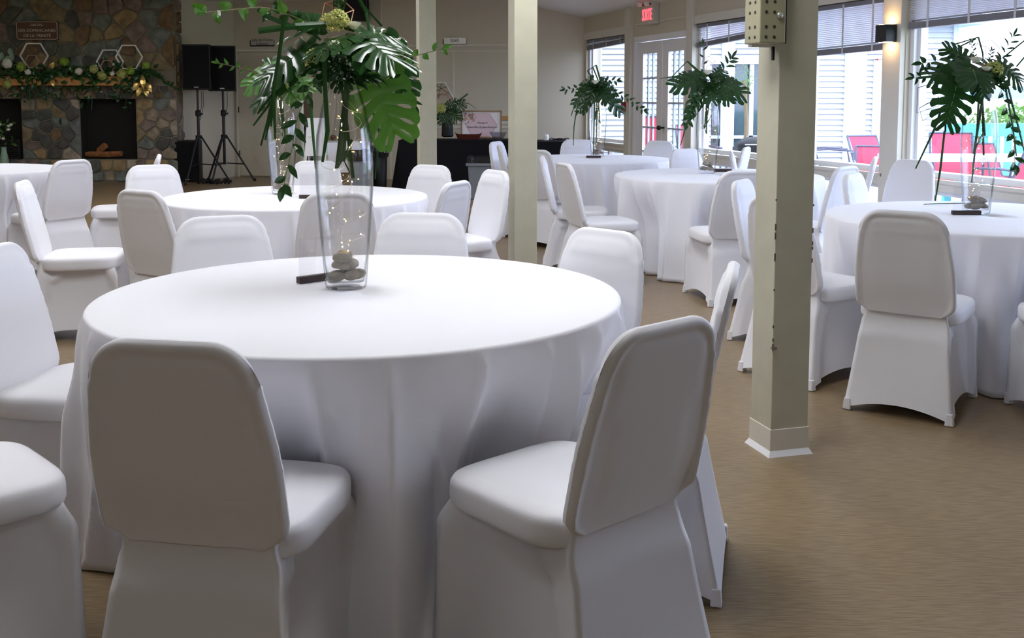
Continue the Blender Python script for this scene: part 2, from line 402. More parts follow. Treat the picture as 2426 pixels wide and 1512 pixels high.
for k, (Yf, Yn) in enumerate(wins):
    th = empty('window_%d' % (k + 1)); struct(th)
    j = .05
    # casing on the room side
    mb = MB(); wbox(mb, Yn - .05, Yf + .05, -.02, .0, HEAD, HEAD + .10); wbox(mb, Yn - .05, Yf + .05, -.05, .0, SILL - .03, SILL)
    wbox(mb, Yn - .04, Yf + .04, -.02, 0, SILL - .10, SILL - .03)
    mb.build('casing', M['trim'], th)
    mb = MB()
    for (z0, z1) in ((SILL, HEAD), (LOWB, LOWT)):
        wbox(mb, Yn, Yf, .04, .15, z0, z0 + j); wbox(mb, Yn, Yf, .04, .15, z1 - j, z1)
        wbox(mb, Yn, Yn + j, .04, .15, z0, z1); wbox(mb, Yf - j, Yf, .04, .15, z0, z1)
        # stepped stops
        wbox(mb, Yf - j - .035, Yf - j, .08, .15, z0 + j, z1 - j); wbox(mb, Yn + j, Yn + j + .035, .08, .15, z0 + j, z1 - j)
    ns = max(2, int(abs(Yf - Yn) / .62))
    for i in range(1, ns): 
        Y = Yn + (Yf - Yn) * i / ns; wbox(mb, Y - .03, Y + .03, .06, .14, LOWB, LOWT)
    mb.build('sash', M['sash'], th)
    for (z0, z1) in ((SILL, HEAD), (LOWB, LOWT)):
        mb = MB(); wbox(mb, Yn + j, Yf - j, .10, .104, z0 + j, z1 - j); mb.build('pane', M['pane'], th)
blind('window_blind', wins[0][1], wins[0][0], 2.25, 2.14, 2.10, 3, 'short raised blind over the narrow window beside the double door')
blind('window_blind', wins[1][1], wins[1][0], 2.25, 2.06, 1.97, 6, 'sagging lopsided blind over the window between double door and cream column', tilt=.2)
blind('window_blind', wins[2][1], wins[2][0], 2.25, 1.79, 1.77, 20, 'half lowered blind over the window behind the black wall sconce')
blind('window_blind', wins[3][1], wins[3][0], 2.25, 1.97, 1.95, 13, 'wide raised blind over the largest window beyond the sconce post')
# wall posts between windows (proud, cream)
def wpost(Ya, Yb, label):
    mb = MB(); wbox(mb, Ya, Yb, -.05, .0, 0, 2.62)
    return struct(mb.build('trim_1', M['trim']))
wpost(ypx(2137), ypx(2095), '')
wpost(ypx(1645), ypx(1630), ''); wpost(ypx(1497), ypx(1485), '')
mb = MB(); wbox(mb, ypx(1630), 16.3, -.015, .0, 2.36, 2.375); struct(mb.build('trim_2', M['trim']))
mb = MB(); wbox(mb, 3, 16.3, -.012, 0, 0, .1); struct(mb.build('baseboard_right', M['trim']))

# double french door
d = empty('door_1'); struct(d)
Yf, Yn = door_o
mb = MB(); wbox(mb, Yn, Yn + .05, .0, .16, 0, 2.2); wbox(mb, Yf - .05, Yf, .0, .16, 0, 2.2); wbox(mb, Yn, Yf, 0, .16, 2.13, 2.2)
mb.build('frame', M['sash'], d)
half = (Yf - Yn - .1) / 2
for s_ in range(2):
    a = Yn + .05 + half * s_; b = a + half
    mb = MB(); st = .17
    wbox(mb, a + .005, a + st, .05, .095, .02, 2.12); wbox(mb, b - st, b - .005, .05, .095, .02, 2.12)
    wbox(mb, a + st, b - st, .05, .095, .02, .28); wbox(mb, a + st, b - st, .05, .095, 1.96, 2.12)
    lf = mb.build('door_leaf', M['sash'], d)
    ga, gb = a + st, b - st
    for i in range(1, 3):
        Y = ga + (gb - ga) * i / 3; m2 = MB(); wbox(m2, Y - .012, Y + .012, .055, .085, .28, 1.96); m2.build('muntin', M['ext_trim'], lf)
    for i in range(1, 5):
        z = .28 + 1.68 * i / 5; m2 = MB(); wbox(m2, ga, gb, .055, .085, z - .012, z + .012); m2.build('muntin', M['ext_trim'], lf)
    m2 = MB(); wbox(m2, ga, gb, .068, .072, .28, 1.96); m2.build('pane', M['pane'], lf)
    if s_ == 0:
        h = wpt(b - .07, .05, .96)
        m2 = MB(); m2.tube([h, h - WN * .06], .012, 8); m2.lathe([(.0, -.03), (.02, -.028), (.032, -.01), (.032, .01), (.02, .028), (0, .03)], 12, h - WN * .075)
        m2.build('knob', M['knobm'], lf, True)

# back wall: door, panel trims, chair rail
def bw(px, z, off=0): q = bpt(px); return Vector((q.x, q.y, z)) - BWN * off
def bwbox(mb, pa, pb, z0, z1, o0, o1):
    vs = [bw(p_, z, o) for z in (z0, z1) for p_, o in ((pa, o0), (pb, o0), (pb, o1), (pa, o1))]
    return mb.add(vs, [(0, 1, 2, 3), (7, 6, 5, 4), (0, 4, 5, 1), (1, 5, 6, 2), (2, 6, 7, 3), (3, 7, 4, 0)])
d = empty('door_2'); struct(d)
mb = MB(); bwbox(mb, 570, 664, .02, 2.12, .0, .035); mb.build('door_leaf', M['wall'], d)
mb = MB(); bwbox(mb, 565, 569.5, 0, 2.16, 0, .05); bwbox(mb, 665, 669, 0, 2.16, 0, .05); bwbox(mb, 565, 669, 2.13, 2.17, 0, .05); mb.build('frame', M['trim'], d)
for z in (.35, 1.1, 1.85):
    mb = MB(); bwbox(mb, 569.2, 570.8, z, z + .1, .03, .055); mb.build('hinge', M['knobm'], d)
mb = MB()
bwbox(mb, 950, 1230, 2.19, 2.215, 0, .02); bwbox(mb, 950, 1230, 2.10, 2.12, 0, .015); bwbox(mb, 1074, 1077, .9, 2.10, 0, .015); bwbox(mb, 906, 908, 0, 2.95, 0, .02)
struct(mb.build('trim_3', M['trim']))
mb = MB(); bwbox(mb, 1035, 1230, .99, 1.06, 0, .03); struct(mb.build('trim_4', M['chairrail']))
mb = MB(); bwbox(mb, 1035, 1230, .93, .985, 0, .02); bwbox(mb, 1035, 1230, .86, .90, 0, .012); struct(mb.build('trim_5', M['trim']))
for pxx in (880, 900, 925):
    mb = MB(); bwbox(mb, pxx, pxx + 4, .0, 1.1, 0, .04); struct(mb.build('trim_6', M['trim']))

# ceiling light fixtures, plus unseen panels added as fill light
k = 0
for yy in (-1.7, 3.4, 6.4, 9.4, 12.4):
    for xx in ((-2.6, .2) if yy > 0 and yy < 9 else ((-5.8, -2.6) if yy > 0 else (-.6,))):  # outermost panels on the fireplace side are added to brighten that corner
        t = empty('ceiling_and_fill_light', (xx, yy, 2.95)); tag(t, 'flush white panel light on the ceiling, one of a set with added fill panels', 'ceiling light', 'ceiling panel lights')
        MB().box((0, 0, -.03), (.64, 1.24, .06)).build('housing', M['fixture'], t)
        MB().box((0, 0, -.064), (.58, 1.18, .008)).build('diffuser', M['diffuser'], t)
        if yy < 0: t.scale = (.62, .62, 1)  # unseen panel behind the camera, added to lighten the chair backs

# ------------------------------------------------------------------ columns
def column(c, s, top, label, detail=0):
    t = empty('support_column', (c[0], c[1], 0), COLROT); tag(t, label, 'column', 'cream square columns in a row')
    MB().box((0, 0, top / 2), (s, s, top)).build('shaft', M['column'], t, bevel=.003)
    MB().box((0, 0, .053), (s + .008, s + .008, .104)).build('baseboard', M['trim'], t, bevel=.002)
    mb = MB(); a = s / 2 + .004; b = a + .012
    for k in range(4):
        m_ = Matrix.Rotation(k * PI / 2, 4, 'Z')
        vs = [m_ @ Vector(v) for v in [(-a, -a, .022), (a, -a, .022), (b, -b, 0), (-b, -b, 0)]]
        mb.add(vs, [(3, 2, 1, 0)])
    mb.build('cove_base', M['sash'], t)
    if detail:
        rnd = random.Random(4)
        for k in range(detail):
            z = rnd.choice([rnd.uniform(.15, 1.2), rnd.uniform(.75, 1.0)]); h = rnd.uniform(.006, .03); e = rnd.choice([(-1, -1), (-1, -1), (1, -1)])
            MB().box((e[0] * s / 2, e[1] * s / 2, z), (.004, .004, h), R(10)).build('paint_chip', M['chip'], t)
        # dented knot half way up the near edge
        MB().lathe([(.012, 0), (.010, .006), (0, .008)], 10).build('dent', M['chip'], t, loc=(-s / 2 + .004, -s / 2 - .002, .42))
    return t
COLROT = R(15.5)
column((1.043, 3.945), .158, 2.95, 'nearest cream column, chipped edges, metal box fixed near its top', 14)
column((.071, 6.95), .158, 2.95, 'slim cream column standing behind the front table by a tipped back chair')
column((-.80, 9.72), .158, 2.95, 'farthest cream column, standing before the black draped bar table')
# perforated metal box on the nearest column
cq = Vector((1.043, 3.945, 0))
t = empty('perforated_box', cq + Matrix.Rotation(COLROT, 3, 'Z') @ Vector((-.132, -.062, 1.565)), COLROT)
tag(t, 'olive beige perforated metal box fixed high on the nearest column', 'metal box')
MB().box((0, 0, .25), (.105, .115, .5)).build('shell', M['bracket'], t, bevel=.004)
mb = MB()
for zz in range(8):
    z = .022 + zz * .037 + (.016 if zz > 1 else 0)
    for k in (-.027, .006):
        mb.lathe([(.0062, -.001), (.0062, .001)], 10, (0, 0, 0)); 
        for i in range(len(mb.v) - 20, len(mb.v)):
            v = mb.v[i]; mb.v[i] = (v[0] + k, -.0578 + v[2], v[1] + z)
    for k in (-.022, .018):
        mb.lathe([(.0062, -.001), (.0062, .001)], 10, (0, 0, 0))
        for i in range(len(mb.v) - 20, len(mb.v)):
            v = mb.v[i]; mb.v[i] = (-.0528 + v[2], v[0] + k, v[1] + z)
tag(mb.build('perforation', M['hole'], t), kind='stuff')
mb = MB().lathe([(0, 0), (.011, .001), (.012, .006), (.006, .009), (0, .009)], 14)
mb.v = [(x + .026, -.0575 - z, y + .10) for x, y, z in mb.v]
mb.build('screw', M['silver'], t, True)
MB().box((.02, .045, -.004), (.11, .03, .012)).build('mounting_plate', M['fixture'], t)
MB().box((.054, -.045, .25), (.006, .02, .5)).build('back_plate', M['black'], t)
MB().box((.03, -.01, -.035), (.008, .01, .05)).build('latch', M['black'], t)

# wall sconce on the post between windows
sY = (ypx(2137) + ypx(2095)) / 2
t = empty('wall_sconce', wpt(sY, -.11, 1.90), math.atan2(WD.y, WD.x)); tag(t, 'square black wall sconce glowing up and down the cream window post', 'sconce')
MB().box((0, 0, .02), (.15, .11, .15)).build('shade', M['black_metal'], t, bevel=.004)
MB().box((0, 0, .096), (.10, .07, .004)).build('upper_lens', M['sconce_glow'], t)
MB().box((0, 0, -.056), (.10, .07, .004)).build('lower_lens', M['sconce_glow'], t)

# ------------------------------------------------------------------ covered banquet chair
def sst(a, b, x):
    t = max(0, min(1, (x - a) / (b - a))); return t * t * (3 - 2 * t)
def back_grid(sign):
    L = .46; rc = .092
    def hw(s):
        z = s * L
        w_ = .190 + .020 * sst(0, .12, s) - .032 * sst(.35, 1, s)
        if z > L - rc: q = (z - (L - rc)) / rc; w_ = w_ - rc * (1 - math.sqrt(max(0, 1 - q * q)))
        if s < .10: w_ -= .035 * (1 - math.sqrt(max(0, 1 - (1 - s / .10) ** 2)))
        return w_
    def fn(u, v):
        a = -1 + 2 * u; a = math.copysign(1 - (1 - abs(a)) ** 1.5, a)
        s = 1 - (1 - v) ** 1.5
        W_ = hw(s); x = a * W_; z = s * L
        e = min((1 - abs(a)) * W_, (L - z))
        if z > L - rc and abs(x) > .178 - rc:   # distance to the round corner
            cx = .178 - rc; e = min(e, max(0, rc - math.hypot(abs(x) - cx, z - (L - rc))))
        t = .018 * math.sqrt(max(0, 1 - (1 - min(e, .014) / .014) ** 2))
        if sign < 0: t -= .005 * sst(.016, .028, e) ; t += .003 * sst(.075, .10, e if L - z > .2 else L - z) * sst(.04, .06, e)
        else: t += .009 * sst(.01, .10, e)
        if sign < 0: t *= .35 + .65 * max(sst(.05, .35, s), 1 - sst(.012, .03, e) if s > .06 else 0)
        if L - z < .11: t += .004 * sst(.03, .045, e) * (1 - sst(.085, .11, L - z))
        g = sst(.3, .42, s) * (1 - sst(.8, .9, s)) * (1 - sst(0, .05, e))
        t += g * .0018 * math.sin(s * 62 + 2 * a) * (1 - abs(1 - e / .02) * .5)
        y = -.198 - .098 * (z / .44) + .02 * sst(.25, 0, s) * 0
        ca, sa = .976, .218
        return (x, y + sign * t * ca, .435 + z * .995 + sign * t * sa)
    return fn
def chair_meshes():
    mb = MB(); mb.grid(back_grid(-1), 30, 34); mb.grid(back_grid(1), 30, 34, flip=True)
    back = mb
    mb = MB()
    prof = [(.95, .398), (.985, .402), (1.0, .415), (1.0, .440), (.992, .453), (.965, .464), (.90, .471), (.65, .477), (.3, .480), (0.001, .481)]
    def seat(u, v):
        i = min(int(v * 9), 8); f = v * 9 - i
        r = prof[i][0] * (1 - f) + prof[i + 1][0] * f; z = prof[i][1] * (1 - f) + prof[i + 1][1] * f
        th = 2 * PI * u; c, s = math.cos(th), math.sin(th); k = 2 / 5.0
        x = math.copysign(abs(c) ** k, c) * .218; y = math.copysign(abs(s) ** k, s) * (.222 if s > 0 else .200)
        return (x * r, y * r + .015, z - .010 * (y / .22) * (r if y < 0 else 0) * 0)
    mb.grid(seat, 56, 18, cu=True, flip=True)
    seatm = mb
    mb = MB()
    T_ = .435
    def corners(t):
        xr = .178 - .008 * math.sin(PI * min(1, t / .16)) + .050 * t ** 1.1; yr = -.205 + .016 * math.sin(PI * min(1, t / .3)) - .085 * t ** 1.2
        xf = .213 + .008 * t; yf = .234 + .010 * t
        return [(-xr, yr), (xr, yr), (xf, yf), (-xf, yf)]
    NB = 22
    def skirt(u, v):
        t = v
        i = int(u * 4 + 1e-9) % 4; f = u * 4 - int(u * 4 + 1e-9)
        c = corners(t); p, q = c[i], c[(i + 1) % 4]
        x = p[0] + (q[0] - p[0]) * f; y = p[1] + (q[1] - p[1]) * f
        dx, dy = q[0] - p[0], q[1] - p[1]; L = math.hypot(dx, dy); nx, ny = dy / L, -dx / L
        cc = 2 * f - 1; bow = (.004 + .024 * math.sin(PI * min(1, t * .9 + .1)) * (1 - cc * cc))
        if i == 0: bow *= .35
        else:
            rear = cc if i == 1 else (-cc if i == 3 else 0)   # +1 at the front corner on the sides
            if i in (1, 3):
                d = (abs((cc * (1 if i == 1 else -1) - .12)) / .80) ** 3 + ((1 - t) / .96) ** 4
                bow += .022 * (1 - sst(.82, 1.0, d))
            else: bow += .010 * (1 - sst(.8, 1, abs(cc) ** 3 + (1 - t) ** 4))
            bow -= .006 * math.exp(-((t - .22) / .018) ** 2) * (1 - cc ** 4)
        th_ = R(-135 + 90 * (i + f)); kk = .4; ss = .97 * (1 - .04 * (1 - sst(0, .06, t))); hx = .190 if math.sin(th_) < -.3 else .190 + .026 * sst(-.3, .5, math.sin(th_))
        ex = math.copysign(abs(math.cos(th_)) ** kk, math.cos(th_)) * hx * ss; ey = math.copysign(abs(math.sin(th_)) ** kk, math.sin(th_)) * .222 * ss + .015
        kb = max(sst(.0, .22, t), 1 - sst(-.70, -.35, math.sin(th_))); x = ex + (x - ex) * kb; y = ey + (y - ey) * kb; bow *= (.35 + .65 * kb)
        lift = (.055 if i != 0 else .045) * (1 - cc * cc)
        z = (T_ + .034 * (1 - sst(-.74, -.5, math.sin(th_)))) * (1 - t) + t * (.006 + lift)
        # soften the corners
        rr = .012 * (1 - sst(0, .10, min(f, 1 - f)))
        mx_, my_ = 0, -.0
        return (x - nx * bow - x * rr * .25, y - ny * bow - y * rr * .25, z)
    mb.grid(skirt, 4 * NB, 26, cu=True)
    sk = mb
    # piping seam over the side arch
    pk = MB().add([(-.018, -.016, 0), (.018, -.016, 0), (.018, .016, 0), (-.018, .016, 0), (-.013, -.012, .05), (.013, -.012, .05), (.013, .012, .05), (-.013, .012, .05)],
                  [(3, 2, 1, 0), (4, 5, 6, 7), (0, 1, 5, 4), (1, 2, 6, 5), (2, 3, 7, 6), (3, 0, 4, 7)])
    return back, seatm, sk, pk
_b, _s, _k, _p = chair_meshes()
proto = empty('banquet_chair', (0, 0, 0))
_b.build('backrest', M['spandex'], proto, True); _s.build('seat', M['spandex'], proto, True); _k.build('skirt', M['spandex'], proto, True)
fp = None
for (x, y) in ((-.212, -.276), (.212, -.276), (.206, .232), (-.206, .232)):
    if fp is None: fp = _p.build('foot_pocket', M['spandex'], proto, loc=(x, y, .0), bevel=.004)
    else:
        f2 = fp.copy(); C.objects.link(f2); f2.location = (x, y, 0)
reg_kids(proto)
used = [False]
PLACED = []
def chair(x, y, fx, fy, label, group):
    o = proto if not used[0] else copy_tree(proto)
    used[0] = True
    o.location = (x, y, .002); o.rotation_euler = (0, 0, math.atan2(fy, fx) - PI / 2)
    tag(o, label, 'chair', group); PLACED.append((x, y)); return o

# ------------------------------------------------------------------ tables and cloths
RT = .825
def table(name_label, cloth_label, c, chairs, seed, group='round tables', deep=.12, fold=1.0):
    t = empty('round_table', (c[0], c[1], 0)); tag(t, name_label, 'table', group)
    MB().lathe([(RT - .012, .715), (RT - .006, .72), (RT - .006, .738), (RT - .012, .742)], 48).build('tabletop', M['tan'], t)
    for k in range(4):
        a = PI / 4 + k * PI / 2; MB().tube([(.45 * math.cos(a), .45 * math.sin(a), .715), (.42 * math.cos(a), .42 * math.sin(a), .001)], .014, 8).build('leg', M['black_metal'], t)
    rnd = random.Random(seed); mb = MB()
    N, rows = 480, 34
    ca = [math.atan2(y - c[1], x - c[0]) for x, y in chairs]
    bumps = []
    n = 15; a = rnd.random() * 6
    while a < 100:
        bumps.append((a, rnd.uniform(.035, .075), rnd.uniform(.35, 1.0))); a += rnd.uniform(.15, .30)
        if a - bumps[0][0] > 2 * PI - .15: break
    pleats = [(rnd.uniform(0, 6.28), rnd.uniform(.016, .034), rnd.uniform(.4, 1), rnd.uniform(0, .35), rnd.uniform(-.22, .22)) for _ in range(46)]
    def adist(p, q): return abs((p - q + PI) % (2 * PI) - PI)
    def shape(th, t):
        r = -.025 * fold * t
        for (b, w_, am) in bumps: r += .115 * fold * am * t ** .6 * math.exp(-(adist(th, b + .10 * math.sin(b * 7) * t) / (w_ * (.6 + .8 * t))) ** 1.25)
        for (b, w_, am, t0, dr) in pleats:
            if t > t0: r += .022 * fold * am * sst(t0, t0 + .25, t) * math.exp(-(adist(th, b + dr * (t - t0)) / w_) ** 2)
        for b in ca: r -= (deep * sst(.0, .55, t) + .03 * t) * math.exp(-(adist(th, b) / .25) ** 6)
        r += .010 * t * math.sin(23 * th + 3 * math.sin(5 * th) + seed) + .030 * t * (mnoise.noise(Vector((math.cos(th) * 3.2, math.sin(th) * 3.2, seed + t * 2.2))))
        return r
    drop = .742
    def fn(u, v):
        th = 2 * PI * u; j = v * rows
        if j <= 5: r = RT * (.0005 + .97 * j / 5) if j < 5 else RT - .012; z = .7455
        elif j <= 9: q = (j - 5) / 4 * PI / 2; r = RT - .012 + .012 * math.sin(q); z = .7455 - .012 * (1 - math.cos(q))
        else:
            t = (j - 9) / (rows - 9); r = RT + shape(th, t); z = .7335 - t * (.7335 - .006)
            if t > .97: r += .004
        return (r * math.cos(th), r * math.sin(th), z)
    mb.grid(fn, N, rows, cu=True)
    o = mb.build('tablecloth', M['cloth'], None, True, loc=(c[0], c[1], 0)); tag(o, cloth_label, 'tablecloth', 'white floor length tablecloths')
    sd = o.modifiers.new('thickness', 'SOLIDIFY'); sd.thickness = .0015; sd.offset = 1
    return t

G1, G2, G3, G4, G5, G6 = ('chairs around the front table', 'chairs around the second table', 'chairs around the far window table', 'chairs around the middle window table', 'chairs around the table behind the near column', 'chairs by the fireplace table')
T1, T2, T3, T4, T5, T6 = (-.48, 3.26), (-1.36, 6.50), (.79, 10.46), (1.65, 8.28), (2.50, 5.38), (-4.77, 8.90)
CH = {1: [], 2: [], 3: [], 4: [], 5: [], 6: []}
def ch(tb, x, y, fx, fy, label): CH[tb].append((x, y)); chair(x, y, fx, fy, label, [G1, G2, G3, G4, G5, G6][tb - 1])
ch(1, -.625, 2.29, .175, .985, 'white covered chair seen square from behind, nearest the camera at the front table')
ch(1, .130, 2.385, -.66, .75, 'white covered chair angled at the front table, whole empty seat and tall back in view')
ch(1, .335, 2.957, -.97, .24, 'white covered chair seen edge on, a thin upright sliver beside the nearest column')
ch(1, .125, 3.50, -.72, -.69, 'white covered chair with banded back peeking over the far rim of the front table')
ch(1, -1.045, 3.86, .42, -.91, 'white covered chair tucked under the front table, grey shaded back just behind its rim')
ch(1, -.40, 3.94, -.10, -1, 'white covered chair tucked behind the front table, back showing just beside the tall vase')
ch(1, -1.385, 3.24, .985, -.15, 'white covered chair cropped by the picture edge, pushed into the front table')
ch(1, -1.35, 2.38, .72, .69, 'white covered chair, only seat corner and skirt in view, at the front table')
ch(2, -.95, 5.45, -.25, .97, 'white covered chair seen from behind through the front vase, at the second table')
ch(2, -1.765, 5.54, .50, .87, 'white covered chair, beige shaded back turned, beside the rim of the second table')
ch(2, -2.37, 7.02, .55, -.83, 'white covered chair facing the camera in front of the fireplace hearth')
ch(2, -.73, 7.0, -.55, -.83, 'white covered chair facing the camera right below the farthest cream column')
ch(2, -.58, 5.95, -.90, .42, 'white covered chair with rounded lilac tinted back at the second table')
ch(2, -.36, 6.58, -.85, -.50, 'white covered chair leaning beside the slim cream column, tall narrow back in view')
ch(2, -1.45, 7.42, .05, -1, 'white covered chair seen between the two vases across the second table')
ch(2, -2.50, 5.93, .97, .22, 'white covered chair in full side view, seat empty, next to the second table')
ch(6, -3.20, 8.45, -.95, -.30, 'white covered chair turned toward the fireplace, mostly hidden behind two other chairs')
ch(6, -3.60, 8.0, -.85, .50, 'white covered chair with narrow waist standing before the stone hearth')
ch(6, -3.98, 7.35, -.2, 1, 'white covered chair at the picture edge with a black bag on it')
ch(3, .73, 11.28, 0, -1, 'white covered chair facing out from beyond the far window table, near the black draped table')
ch(3, 1.42, 10.98, -.62, -.78, 'white covered chair standing before the double door')
ch(3, .17, 10.28, .98, .10, 'white covered chair seen past the slim column, its seat toward the far window table')
ch(3, .10, 10.95, .9, -.4, 'white covered chair barely showing behind another one beside the slim column')
ch(3, .30, 9.62, .35, .94, 'white covered chair whose skirt alone shows beside the slim cream column')
ch(4, .54, 8.32, .98, -.05, 'white covered chair in side view with bright seat, at the middle window table')
ch(4, .66, 7.56, .95, .28, 'white covered chair in side view, narrow grey back, nearest at the middle window table')
ch(4, 1.46, 6.98, -.17, .99, 'white covered chair seen from behind at the middle window table, hem arched')
ch(4, 2.10, 7.32, -.70, .71, 'white covered chair with thick rim showing just past the nearest column, toward the windows')
ch(4, 1.74, 9.27, .50, -.86, 'white covered chair hidden behind the vase of the middle window table')
ch(4, 2.22, 9.05, .95, -.2, 'white covered chair, bright white back below the window sill, middle window table')
ch(4, 1.96, 9.95, -.92, .4, 'white covered chair, grey back with white edge, below the sagging blind window')
ch(5, 1.58, 5.80, .86, -.50, 'white covered chair with hollow curved back turned edgewise just in front of the column')
ch(5, 1.50, 5.07, .81, .58, 'white covered chair partly hidden by the nearest column, seat reaching to the tablecloth')
ch(5, 1.81, 4.56, .57, .82, 'white covered chair seen whole from behind, standing clear on the floor by the windows')
ch(5, 2.42, 4.29, .05, 1, 'white covered chair of which only a skirt edge shows at the picture border')
ch(5, 2.37, 6.28, .80, -.60, 'white covered chair, bright front of its back across the table behind the column')
ch(5, 2.61, 8.31, -.93, .35, 'white covered grey looking chair under the black wall sconce')
ch(5, 2.82, 7.68, -.80, -.60, 'white covered grey looking chair under the widest window, leaf tip in front of it')
table('round folding table under the front white cloth', 'largest white tablecloth in front, falling in deep folds around the nearest vase', T1, CH[1], 3, deep=.17, fold=1.5)
table('round folding table under the second white cloth', 'white tablecloth with green crumbs behind the front table', T2, CH[2], 8)
table('round folding table under the farthest white cloth by the door', 'white tablecloth on the farthest table, before the double door', T3, CH[3], 15)
table('round folding table under the white cloth beside the near column', 'white tablecloth with even upright folds between two cream columns', T4, CH[4], 22)
table('round folding table under the white cloth by the widest window', 'white tablecloth crossing the picture border behind the single chair seen whole', T5, CH[5], 31)
table('round folding table under the white cloth before the fireplace', 'white tablecloth cut by the picture border, before the stone fireplace', T6, CH[6][:2] + [(-5.2, 7.9)], 44)
# ------------------------------------------------------------------ stone fireplace
FY = 16.5
def fxz(px, py): p = at(px, py, FY); return p.x, p.z
FX0, FX1 = -8.9, fxz(409, 0)[0]
f = empty('stone_fireplace', (0, FY, 0)); tag(f, 'wide field stone fireplace with two fireboxes and an orange wood mantel', 'fireplace')
lx0, lz_bot = fxz(190, 378); lx1, lz_top = fxz(318, 234)
kx0, kz_bot = fxz(-60, 380); kx1, kz_top = fxz(45, 231)
mb = MB()
D = .31
mb.bbox((FX0, .06, lz_top), (FX1, D, 2.94)); mb.bbox((FX0, .06, 0), (FX1, D, lz_bot))
mb.bbox((lx1, .06, lz_bot), (FX1, D, lz_top)); mb.bbox((kx1, .06, lz_bot), (lx0, D, lz_top)); mb.bbox((FX0, .06, lz_bot), (kx0, D, lz_top))
mb.build('mortar_bed', M['mortar'], f)
for a, b in ((lx0, lx1), (kx0, kx1)):
    mb = MB(); mb.bbox((a, .27, lz_bot), (b, .30, lz_top)); mb.bbox((a - .02, .07, lz_bot), (a + .01, .3, lz_top)); mb.bbox((b - .01, .07, lz_bot), (b + .02, .3, lz_top)); mb.bbox((a, .07, lz_bot - .01), (b, .3, lz_bot + .012)); mb.bbox((a, .07, lz_top - .01), (b, .3, lz_top + .02)); mb.build('firebox_lining', M['soot'], f)
def clip(poly, p, n):
    out = []
    for i in range(len(poly)):
        a, b = poly[i], poly[(i + 1) % len(poly)]
        da = (a[0] - p[0]) * n[0] + (a[1] - p[1]) * n[1]; db = (b[0] - p[0]) * n[0] + (b[1] - p[1]) * n[1]
        if da <= 0: out.append(a)
        if (da < 0) != (db < 0) and abs(da - db) > 1e-12:
            t = da / (da - db); out.append((a[0] + (b[0] - a[0]) * t, a[1] + (b[1] - a[1]) * t))
    return out
rs = random.Random(11)
def stones(x0, x1, z0, z1, size, place, parent, name='stone'):
    """irregular stones filling a rectangle; place(x, z, out) -> local point"""
    nx = max(1, round((x1 - x0) / (size * 1.25))); nz = max(1, round((z1 - z0) / size))
    seeds = [((x0 + (i + .5 + rs.uniform(-.38, .38) + (.25 if j % 2 else -.25)) * (x1 - x0) / nx), z0 + (j + .5 + rs.uniform(-.33, .33)) * (z1 - z0) / nz) for i in range(nx) for j in range(nz)]
    seeds = [(min(max(a, x0 + .02), x1 - .02), b) for a, b in seeds]
    for i, s_ in enumerate(seeds):
        poly = [(x0, z0), (x1, z0), (x1, z1), (x0, z1)]
        for j, q in enumerate(seeds):
            if i == j or abs(q[0] - s_[0]) > size * 4 or abs(q[1] - s_[1]) > size * 4: continue
            n = (q[0] - s_[0], (q[1] - s_[1])); poly = clip(poly, ((s_[0] + q[0]) / 2, (s_[1] + q[1]) / 2), n)
            if len(poly) < 3: break
        if len(poly) < 3: continue
        # densify + inset + wobble
        cx = sum(a for a, b in poly) / len(poly); cz = sum(b for a, b in poly) / len(poly)
        pts = []
        for k in range(len(poly)):
            a, b = poly[k], poly[(k + 1) % len(poly)]
            L = math.hypot(b[0] - a[0], b[1] - a[1])
            if L < .02: continue
            pts.append((a[0] * .90 + b[0] * .10, a[1] * .90 + b[1] * .10)); pts.append((a[0] * .10 + b[0] * .90, a[1] * .10 + b[1] * .90))
        if len(pts) < 4: continue
        R_ = max(.03, sum(math.hypot(a - cx, b - cz) for a, b in pts) / len(pts)); ins = max(.55, 1 - .013 / R_)
        out = rs.uniform(.015, .05)
        rings = []
        for sc, o in ((ins, -.07), (ins, out * .35), (ins * .93, out * .85), (ins * .72, out)):
            rings.append([place(cx + (a - cx) * sc + rs.uniform(-.004, .004), cz + (b - cz) * sc + rs.uniform(-.004, .004), o + rs.uniform(-.003, .003)) for a, b in pts])
        n = len(pts); vs = [v for r in rings for v in r]
        fs = [(r * n + k, r * n + (k + 1) % n, (r + 1) * n + (k + 1) % n, (r + 1) * n + k) for r in range(3) for k in range(n)] + [tuple(3 * n + k for k in range(n))]
        MB().add(vs, fs).build(name, rs.choice(STONES[:3] + STONES[4:8] if cz > 1.7 else (STONES[3:] if rs.random() < .6 else STONES)), parent, False)  # darker stones above the mantel: own colour plus dimmer light put into it
pf = lambda x, z, o: (x, .06 - o, z)
X_ = -6.9 - 0.0
vx0 = fxz(-70, 0)[0]
stones(vx0, FX1, 1.78, 2.97, .25, pf, f); stones(vx0, FX1, lz_top, 1.55, .13, pf, f)
stones(lx1, FX1, lz_bot, lz_top, .16, pf, f); stones(kx1, lx0, lz_bot, lz_top, .17, pf, f); stones(vx0, FX1, .01, lz_bot, .15, pf, f)
stones(.0, .24, .01, 2.92, .17, lambda x, z, o: (FX1 + o * .8, .1 + x, z), f)
# mantel beam
mz0, mz1 = fxz(0, 203)[1], fxz(0, 181)[1]
MB().bbox((vx0, -.16, mz0), (fxz(345, 0)[0], .06, mz1)).build('mantel', M['mantel'], f, bevel=.008)
